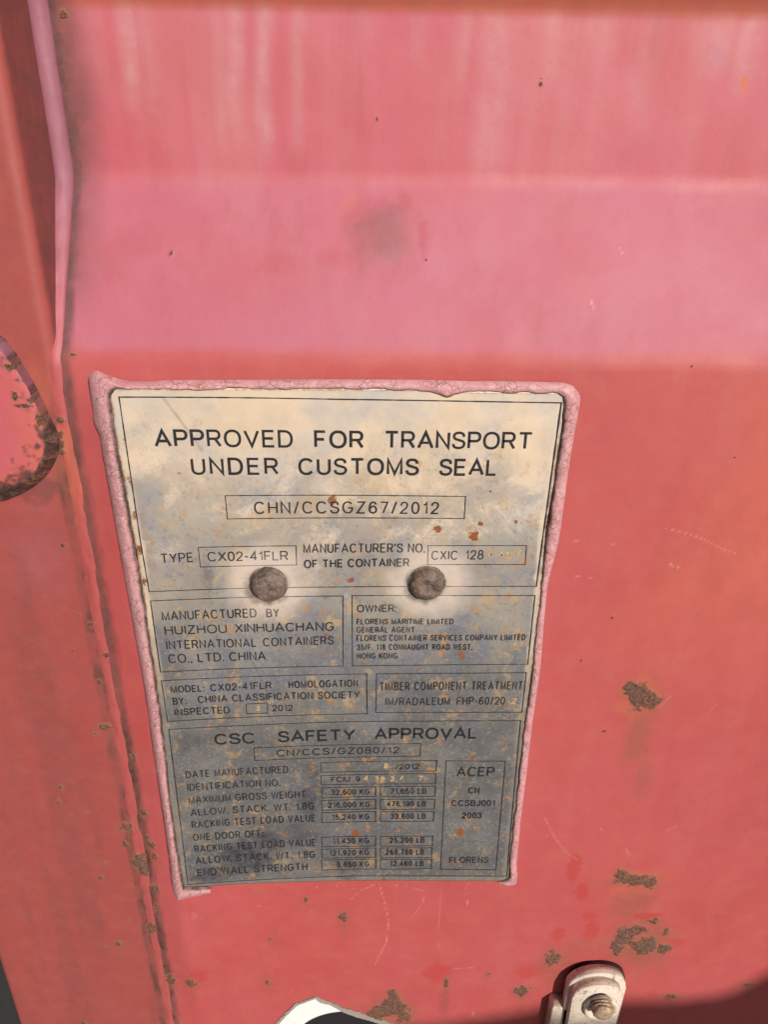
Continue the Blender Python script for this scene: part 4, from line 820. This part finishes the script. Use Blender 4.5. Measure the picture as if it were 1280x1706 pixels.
PANELS = [{'label': 'large upper printed panel with the customs seal heading', 'lines': [(-0.77, 1.51, 91.81, -0.39, 0.6), (91.81, -0.39, 191.19, -1.45, 0.6), (191.19, -1.45, 189.88, -70.05, 0.75), (189.88, -70.05, 189.49, -95.75, 0.75), (189.49, -95.75, 90.43, -96.11, 0.5), (90.43, -96.11, 46.02, -95.88, 0.5), (46.02, -95.88, 0.38, -95.9, 0.5), (0.38, -95.9, -0.38, -67.81, 0.6), (-0.38, -67.81, -0.77, 1.51, 0.6)], 'boxes': [('chn', [(40.34, -46.09, 151.49, -47.03, 0.5), (151.49, -47.03, 151.49, -58.51, 0.5), (151.49, -58.51, 40.45, -58.0, 0.5), (40.45, -58.0, 40.34, -46.09, 0.5)]), ('type', [(25.73, -72.61, 71.71, -72.86, 0.45), (71.71, -72.86, 71.66, -83.4, 0.45), (71.66, -83.4, 25.81, -83.27, 0.45), (25.81, -83.27, 25.73, -72.61, 0.45)]), ('cx', [(134.98, -73.07, 182.48, -72.95, 0.45), (182.48, -72.95, 182.76, -83.41, 0.45), (182.76, -83.41, 135.11, -83.5, 0.45), (135.11, -83.5, 134.98, -73.07, 0.45)])], 'text': [([('APPROVED', 11.55, -21.82, 72.34, -23.01, 8.48, 0.92), ('FOR', 81.78, -23.21, 104.04, -23.54, 8.57, 0.92), ('TRANSPORT', 113.21, -23.51, 180.2, -23.73, 8.61, 0.92), ('UNDER', 26.26, -35.48, 65.31, -36.19, 8.48, 0.92), ('CUSTOMS', 74.23, -36.34, 129.26, -36.59, 8.43, 0.92), ('SEAL', 138.51, -36.64, 165.21, -36.61, 8.46, 0.92)], 0.15), ([('CHN/CCSGZ67/2012', 53.07, -55.76, 139.38, -56.28, 6.37, 0.88)], 0.12), ([('TYPE', 7.69, -80.65, 22.97, -80.49, 5.36, 0.95), ('CX02-41FLR', 29.55, -80.43, 67.79, -80.8, 5.24, 0.95), ("MANUFACTURER'S NO.", 75.1, -77.04, 133.59, -76.92, 5.08, 0.9), ('OF THE CONTAINER', 75.09, -85.36, 126.3, -84.69, 4.68, 0.9), ('CXIC', 136.73, -80.92, 149.64, -80.86, 5.14, 0.95), ('128', 153.13, -80.69, 162.04, -80.67, 5.3, 0.9)], 0.13)], 'stamp': [('4', 163.84, -79.34, 166.47, -79.33, 3.64, 0.92), ('4', 168.8, -79.33, 171.43, -79.32, 3.64, 0.92), ('5', 172.68, -80.32, 175.31, -80.31, 3.98, 0.92), ('7', 176.77, -80.31, 179.96, -79.97, 4.64, 0.92)]}, {'label': 'printed panel naming the manufacturer', 'lines': [(0.39, -101.19, 45.68, -101.1, 0.5), (45.68, -101.1, 93.85, -101.37, 0.5), (93.85, -101.37, 93.41, -143.94, 0.5), (93.41, -143.94, 0.36, -143.88, 0.5), (0.36, -143.88, 0.39, -101.19, 0.6)], 'text': [([('MANUFACTURED', 4.69, -112.92, 50.81, -113.03, 5.38, 0.95), ('BY', 55.55, -113.11, 62.09, -113.01, 5.13, 0.95), ('HUIZHOU', 5.07, -121.4, 35.55, -121.72, 5.36, 0.97), ('XINHUACHANG', 39.41, -121.77, 89.15, -122.07, 5.42, 0.97), ('INTERNATIONAL', 4.93, -130.23, 49.77, -130.79, 5.3, 0.95), ('CONTAINERS', 52.94, -130.72, 88.86, -130.42, 5.28, 0.95), ('CO., LTD. CHINA', 5.02, -138.77, 54.03, -139.22, 5.59, 0.95)], 0.135)]}, {'label': 'printed panel naming the owner', 'lines': [(98.33, -101.2, 189.31, -101.11, 0.5), (189.31, -101.11, 189.75, -143.07, 0.65), (189.75, -143.07, 98.29, -143.97, 0.5), (98.29, -143.97, 98.33, -101.2, 0.5)], 'text': [([('OWNER:', 100.71, -111.02, 120.54, -110.83, 4.43, 0.92)], 0.12), ([('FLORENS MARITIME LIMITED', 100.48, -118.31, 149.53, -118.29, 3.47, 0.85), ('GENERAL AGENT', 100.46, -123.3, 130.07, -123.28, 3.51, 0.88), ('FLORENS CONTAINER SERVICES COMPANY LIMITED', 100.45, -128.53, 186.93, -128.05, 3.7, 0.85), ('35/F, 118 CONNAUGHT ROAD WEST,', 100.59, -134.06, 160.31, -134.05, 3.74, 0.85), ('HONG KONG', 100.57, -139.64, 121.61, -139.53, 3.71, 0.88)], 0.13)]}, {'label': 'printed panel with the model and inspection date', 'lines': [(0.22, -149.43, 105.65, -149.22, 0.5), (105.65, -149.22, 106.02, -175.65, 0.7), (106.02, -175.65, 0.47, -176.21, 0.5), (0.47, -176.21, 0.22, -149.43, 0.5)], 'boxes': [('i', [(41.92, -167.14, 53.24, -166.86, 0.5), (53.24, -166.86, 52.88, -173.68, 0.5), (52.88, -173.68, 41.87, -173.72, 0.5), (41.87, -173.72, 41.92, -167.14, 0.5)])], 'text': [([('MODEL:', 4.23, -157.57, 21.3, -157.79, 4.56, 0.9), ('CX02-41FLR', 24.2, -157.97, 55.97, -157.68, 4.79, 0.95), ('HOMOLOGATION', 64.72, -157.76, 101.22, -157.55, 4.83, 0.9), ('BY:', 4.44, -165.42, 11.38, -165.44, 4.71, 0.9), ('CHINA CLASSIFICATION SOCIETY', 17.25, -165.24, 102.13, -165.2, 4.85, 0.92), ('INSPECTED', 4.49, -172.67, 33.24, -172.96, 4.72, 0.95), ('2012', 55.46, -172.73, 66.48, -172.84, 4.36, 0.95)], 0.13)], 'stamp': [('8', 47.03, -171.94, 49.08, -172.04, 3.22, 0.92)]}, {'label': 'printed panel about timber component treatment', 'lines': [(110.86, -149.25, 189.46, -148.61, 0.5), (189.46, -148.61, 189.59, -174.96, 0.65), (189.59, -174.96, 110.66, -174.91, 0.5), (110.66, -174.91, 110.86, -149.25, 0.5)], 'text': [([('TIMBER COMPONENT TREATMENT', 112.48, -160.22, 188.38, -159.64, 5.54, 0.86), ('IM/RADALEUM', 115.72, -170.08, 150.34, -169.91, 5.25, 0.85), ('FHP-60/20', 153.88, -169.88, 179.84, -169.76, 5.34, 0.85)], 0.12)], 'stamp': [('1', 181.08, -169.08, 182.21, -169.08, 3.65, 0.92), ('2', 182.87, -169.29, 185.92, -169.09, 4.05, 0.92)]}, {'label': 'lower printed panel with the safety approval figures', 'lines': [(0.44, -181.68, 45.51, -181.53, 0.5), (45.51, -181.53, 108.63, -180.92, 0.5), (108.63, -180.92, 189.41, -180.8, 0.5), (189.41, -180.8, 190.21, -224.21, 0.7), (190.21, -224.21, 191.91, -302.55, 0.7), (191.91, -302.55, 102.05, -301.24, 0.5), (102.05, -301.24, 60.55, -301.49, 0.5), (60.55, -301.49, -1.05, -301.15, 0.5), (-1.05, -301.15, 0.22, -200.45, 0.6), (0.22, -200.45, 0.44, -181.68, 0.6)], 'boxes': [('cn', [(44.28, -197.61, 135.67, -196.74, 0.5), (135.67, -196.74, 135.51, -205.76, 0.5), (135.51, -205.76, 44.23, -206.63, 0.5), (44.23, -206.63, 44.28, -197.61, 0.5)]), ('d', [(80.34, -209.79, 144.93, -209.02, 0.45), (144.93, -209.02, 144.82, -216.8, 0.7), (144.82, -216.8, 80.28, -216.88, 0.45), (80.28, -216.88, 80.34, -209.79, 0.45)]), ('id', [(80.22, -219.38, 144.9, -218.68, 0.45), (144.9, -218.68, 144.96, -226.43, 0.6), (144.96, -226.43, 80.16, -226.39, 0.45), (80.16, -226.39, 80.22, -219.38, 0.45)]), ('kg', [(80.38, -228.72, 111.03, -228.43, 0.45), (111.03, -228.43, 111.09, -235.95, 0.65), (111.09, -235.95, 80.48, -236.32, 0.45), (80.48, -236.32, 80.38, -228.72, 0.45)]), ('lb', [(113.79, -228.41, 145.08, -228.4, 0.45), (145.08, -228.4, 145.06, -236.12, 0.65), (145.06, -236.12, 113.87, -236.35, 0.45), (113.87, -236.35, 113.79, -228.41, 0.45)]), ('kg', [(80.16, -238.45, 111.11, -238.14, 0.45), (111.11, -238.14, 111.17, -245.66, 0.65), (111.17, -245.66, 80.27, -246.02, 0.45), (80.27, -246.02, 80.16, -238.45, 0.45)]), ('lb', [(113.9, -238.31, 145.15, -238.31, 0.45), (145.15, -238.31, 145.13, -246.04, 0.65), (145.13, -246.04, 113.98, -246.27, 0.45), (113.98, -246.27, 113.9, -238.31, 0.45)]), ('kg', [(79.95, -247.95, 111.19, -247.75, 0.45), (111.19, -247.75, 111.25, -255.71, 0.65), (111.25, -255.71, 80.05, -255.76, 0.45), (80.05, -255.76, 79.95, -247.95, 0.45)]), ('lb', [(114.0, -248.12, 145.04, -248.13, 0.45), (145.04, -248.13, 145.0, -255.72, 0.65), (145.0, -255.72, 114.09, -255.94, 0.45), (114.09, -255.94, 114.0, -248.12, 0.45)]), ('kg', [(79.5, -267.69, 111.35, -267.64, 0.45), (111.35, -267.64, 111.41, -275.81, 0.65), (111.41, -275.81, 79.61, -275.7, 0.45), (79.61, -275.7, 79.5, -267.69, 0.45)]), ('lb', [(114.22, -267.97, 145.15, -268.01, 0.45), (145.15, -268.01, 145.11, -275.95, 0.65), (145.11, -275.95, 114.31, -276.15, 0.45), (114.31, -276.15, 114.22, -267.97, 0.45)]), ('kg', [(79.28, -277.75, 111.43, -277.62, 0.45), (111.43, -277.62, 111.49, -285.55, 0.65), (111.49, -285.55, 79.4, -285.1, 0.45), (79.4, -285.1, 79.28, -277.75, 0.45)]), ('lb', [(114.32, -277.66, 145.18, -277.71, 0.45), (145.18, -277.71, 145.15, -285.8, 0.65), (145.15, -285.8, 114.41, -286.0, 0.45), (114.41, -286.0, 114.32, -277.66, 0.45)]), ('kg', [(79.07, -286.82, 111.5, -286.98, 0.45), (111.5, -286.98, 111.57, -295.36, 0.65), (111.57, -295.36, 79.17, -295.19, 0.45), (79.17, -295.19, 79.07, -286.82, 0.45)]), ('lb', [(114.43, -287.33, 145.32, -287.39, 0.45), (145.32, -287.39, 145.28, -295.53, 0.65), (145.28, -295.53, 114.52, -295.72, 0.45), (114.52, -295.72, 114.43, -287.33, 0.45)]), ('acep', [(150.17, -209.31, 183.48, -209.81, 0.5), (183.48, -209.81, 184.78, -296.99, 0.6), (184.78, -296.99, 151.07, -296.11, 0.5), (151.07, -296.11, 150.17, -209.31, 0.5)])], 'text': [([('CSC', 23.51, -194.19, 45.44, -194.39, 7.75, 1.05), ('SAFETY', 57.55, -194.45, 99.64, -194.14, 8.03, 1.05), ('APPROVAL', 109.93, -193.9, 166.4, -193.54, 8.26, 1.05)], 0.165), ([('CN/CCS/GZ080/12', 56.3, -204.4, 123.96, -203.69, 4.9, 1.05)], 0.13), ([('DATE MANUFACTURED', 6.07, -216.81, 62.13, -216.6, 5.19, 0.95), ('IDENTIFICATION NO.', 5.9, -226.27, 57.27, -226.21, 5.29, 0.95), ('MAXIMUM GROSS WEIGHT', 5.69, -236.01, 71.53, -235.79, 5.4, 0.95), ('ALLOW. STACK. WT. 1.8G', 5.79, -245.69, 75.98, -245.14, 5.51, 0.95), ('RACKING TEST LOAD VALUE', 5.63, -255.25, 76.46, -254.74, 5.62, 0.95), ('ONE DOOR OFF:', 5.43, -265.28, 46.01, -265.49, 5.71, 0.95), ('RACKING TEST LOAD VALUE', 5.33, -274.82, 76.16, -274.65, 5.83, 0.95), ('ALLOW. STACK. WT. 1.8G', 5.16, -284.49, 75.4, -284.71, 5.94, 0.95), ('END WALL STRENGTH', 5.12, -294.87, 70.59, -294.92, 6.06, 0.95)], 0.13), ([('/2012', 121.79, -215.58, 135.42, -215.31, 4.09, 0.95), ('FCIU', 85.81, -224.66, 96.53, -224.49, 4.07, 0.95), ('9', 99.91, -224.42, 102.11, -224.47, 4.07, 0.95), ('32,500 KG', 85.71, -234.42, 107.75, -234.33, 4.29, 0.92), ('216,000 KG', 83.81, -244.35, 107.98, -244.25, 4.37, 0.92), ('15,240 KG', 85.89, -254.09, 107.67, -254.02, 4.46, 0.92), ('11,430 KG', 85.92, -273.55, 107.59, -273.49, 4.63, 0.92), ('121,920 KG', 83.79, -283.4, 107.63, -283.39, 4.71, 0.92), ('5,650 KG', 88.13, -293.48, 107.68, -293.36, 4.8, 0.92), ('71,650 LB', 119.4, -234.17, 140.16, -234.08, 4.29, 0.92), ('476,190 LB', 117.66, -244.03, 140.18, -243.96, 4.38, 0.92), ('33,600 LB', 119.9, -253.92, 140.37, -253.84, 4.46, 0.92), ('25,200 LB', 119.69, -273.45, 140.37, -273.39, 4.63, 0.92), ('268,780 LB', 117.51, -283.38, 140.37, -283.45, 4.72, 0.92), ('12,460 LB', 120.19, -293.33, 140.54, -293.29, 4.81, 0.92)], 0.13), ([('ACEP', 156.48, -221.05, 177.97, -221.09, 7.19, 0.95), ('CN', 163.9, -234.16, 170.45, -234.2, 4.99, 0.92), ('CCSBJ001', 154.76, -243.84, 180.15, -243.89, 4.71, 0.9), ('2003', 161.47, -253.78, 173.07, -253.87, 4.95, 0.92), ('FLORENS', 155.85, -290.96, 179.72, -290.84, 5.41, 0.95)], 0.135)], 'stamp': [('8', 115.56, -215.19, 117.92, -215.2, 4.44, 0.92), ('4', 104.15, -224.05, 106.86, -224.09, 4.07, 0.92), ('3', 110.42, -224.36, 112.79, -224.39, 4.07, 0.92), ('8', 113.65, -224.63, 116.19, -224.65, 4.07, 0.92), ('3', 119.07, -224.21, 121.62, -224.23, 4.07, 0.92), ('4', 124.33, -224.02, 126.71, -224.03, 4.07, 0.92), ('7', 135.04, -224.32, 137.76, -224.33, 4.08, 0.92)]}]
for pn in PANELS:
    part = tag(put('printed_panel', line_mesh('printed_panel', pn['lines']), M_LINE, plate, smooth=False), pn['label'])
    for lab, lines, in pn.get('boxes', []):
        put('value_box', line_mesh('value_box', lines), M_LINE, part, smooth=False)
    for rows, bold in pn['text']:
        lettering('lettering', rows, part, M_INK, bold)
    if pn.get('stamp'):
        tag(lettering('stamped_digits', pn['stamp'], part, M_STAMP, .17, .12), 'worn ochre hand stamped digits')

# ------------------------------------------------------------------ latch bracket at the bottom right
LB = {'bolt': (253.6, -380.59), 'gasket': (241.37, 279.39, -386.44, -520.0), 'tab': (239.18, 277.85, -384.7, -520.0), 'cover': (241.07, 273.76, -387.74, -520.0), 'washer': (260.48, -409.05), 'stub': (258.95, -401.64), 'lug': (230.74, 244.51, -420.02)}
cx, cz = LB['bolt']
latch = tag(empty('latch_bracket', W(cx, 2, cz - 90)), 'dusty white steel latch bracket with rusty bolt standing on the red door below the plate', 'latch bracket')
def tab(xl, xr, ztop, zbot, n=18):
    r = (xr - xl) / 2; c = (xl + xr) / 2
    pts = [(xl, zbot)]
    for i in range(n + 1):
        a = math.pi * (1 - i / n)
        pts.append((c + r * math.cos(a), ztop - r * .80 + r * .80 * math.sin(a)))
    pts.append((xr, zbot))
    return pts
put('backing_gasket', prism('backing_gasket', tab(*LB['gasket']), -1.8, 2.2, .8), M_RUBBER, latch)
put('base_tab', prism('base_tab', tab(*LB['tab']), -8.0, -1.8, 1.8, 4), M_DUSTY, latch)
put('cover_tab', prism('cover_tab', tab(*LB['cover']), -14.0, -8.0, 1.6, 4), M_DUSTY, latch)
bx, bz = LB['washer']
put('washer', lathe('washer', bx, bz, [(11.4, -13.9), (11.4, -16.6), (10.9, -17.4), (8.4, -17.5), (8.0, -16.3), (0.01, -15.9)], 48), M_DUSTY, latch)
bx, bz = LB['stub']
prof = [(7.0, -15.8), (7.0, -17.1), (6.2, -17.7), (6.9, -18.7), (6.2, -19.7), (6.8, -20.7), (6.1, -21.7), (6.5, -22.9), (5.6, -24.3), (4.2, -25.1), (2, -25.3), (.01, -24.9)]
prof = [(np.interp(k, np.arange(len(prof)), [p[0] for p in prof]), np.interp(k, np.arange(len(prof)), [p[1] for p in prof])) for k in np.linspace(0, len(prof) - 1, 40)]
put('bolt', lathe('bolt', bx, bz, prof, 48, .07, 3), M_STUB, latch)
x0, x1, zt = LB['lug']
put('side_lug', prism('side_lug', [(x0, zt - 80), (x0 + .5, zt - 2), (x0 + 2, zt), (x1, zt - 3), (x1, zt - 80)], -8, 2.2, 1.4, 3), M_DUSTY, latch)

# ------------------------------------------------------------------ torn sticker at the bottom edge
t = NT('torn_sticker_print')
SC = (91.83, -473.15, 37.15)
geo = t.n('ShaderNodeNewGeometry').outputs['Position']
sv_ = t.n('ShaderNodeVectorMath', operation='DISTANCE'); t.set(sv_.inputs[0], geo); sv_.inputs[1].default_value = W(SC[0], .9, SC[1])
inside = t.rng(sv_.outputs['Value'], (SC[2] - .35) / 1000, (SC[2] + .35) / 1000, 1., 0.)
wht = t.mix(t.rng(t.noise(300, 5, .7), .55, .75), (.80, .80, .82), (.62, .60, .60))
M_STICK = t.out(t.mix(inside, wht, (.018, .017, .022)), .45, 0., t.bump(t.noise(60, 3), .0006, .5), .5)
M_BACK = mat_plain('grey_sticker_adhesive', (.30, .26, .23), .8, .0005)
st = [(34.46, -469.39), (45.49, -449.53), (52.58, -438.19), (58.64, -429.66), (71.49, -422.03), (74.63, -426.67), (80.7, -428.75), (90.41, -437.57), (98.62, -443.1), (109.41, -448.06), (122.83, -455.18), (140.19, -475.15), (130.0, -500.0), (110.0, -525.0), (60.0, -530.0), (35.0, -500.0)]
sx_, sz_ = SC[0], SC[1]
def ragged(pts, amp, seed):
    rng = random.Random(seed)
    return [(x + rng.uniform(-amp, amp), z + rng.uniform(-amp, amp)) for x, z in dense(pts, 1.3)]
stick = tag(put('torn_sticker', prism('torn_sticker', ragged(st, .22, 4), .55, .85), M_STICK, None, smooth=False),
            'torn white sticker with a black disc on the red door below the plate', 'sticker')
put('adhesive_backing', prism('adhesive_backing', ragged([(32.78, -469.36), (43.42, -449.49), (50.97, -437.49), (57.47, -428.32), (71.93, -420.74), (81.55, -426.79), (91.68, -433.59), (101.93, -438.46), (112.3, -446.08), (124.85, -451.1), (146.59, -475.29), (133.0, -500.0), (112.0, -528.0), (58.0, -532.0), (32.0, -500.0)], .5, 7), .9, 1.6), M_BACK, stick, smooth=False)

# ------------------------------------------------------------------ added unseen blocker behind the camera; top shaped to shade the door's foot
SH = [(-69.9, -495.31), (101.9, -461.84), (168.95, -452.11), (199.11, -445.18), (231.66, -435.67), (292.12, -429.44), (321.43, -429.97), (349.61, -424.51), (362.85, -418.18), (377.71, -401.68), (423.38, -359.41)]
def toward_sun(x, y, z, dist):
    k = dist / -sdir.y
    p = Vector(W(x, y, z)); return p + sdir * k
blocker_top = [toward_sun(x, 2, z, 1.7) for x, z in SH]
bm = bmesh.new()
rows_ = []
for p in blocker_top:
    rows_.append([bm.verts.new(p + Vector((0, yy, -k))) for k, yy in ((0, 0), (.14, 0), (.14, -.05), (0, -.05))])
for r0, r1 in zip(rows_, rows_[1:]):
    for i in range(4):
        bm.faces.new((r0[i], r0[(i + 1) % 4], r1[(i + 1) % 4], r1[i]))
bm.faces.new(rows_[0]); bm.faces.new(rows_[-1][::-1])
blocker = put('shade_blocker', bm_mesh('shade_blocker', bm), mat_plain('grey_blocker', (.20, .16, .12), .9), None, smooth=False)
tag(blocker, 'added unseen blocker with a crooked top, casting the shade at the door foot', 'blocker')
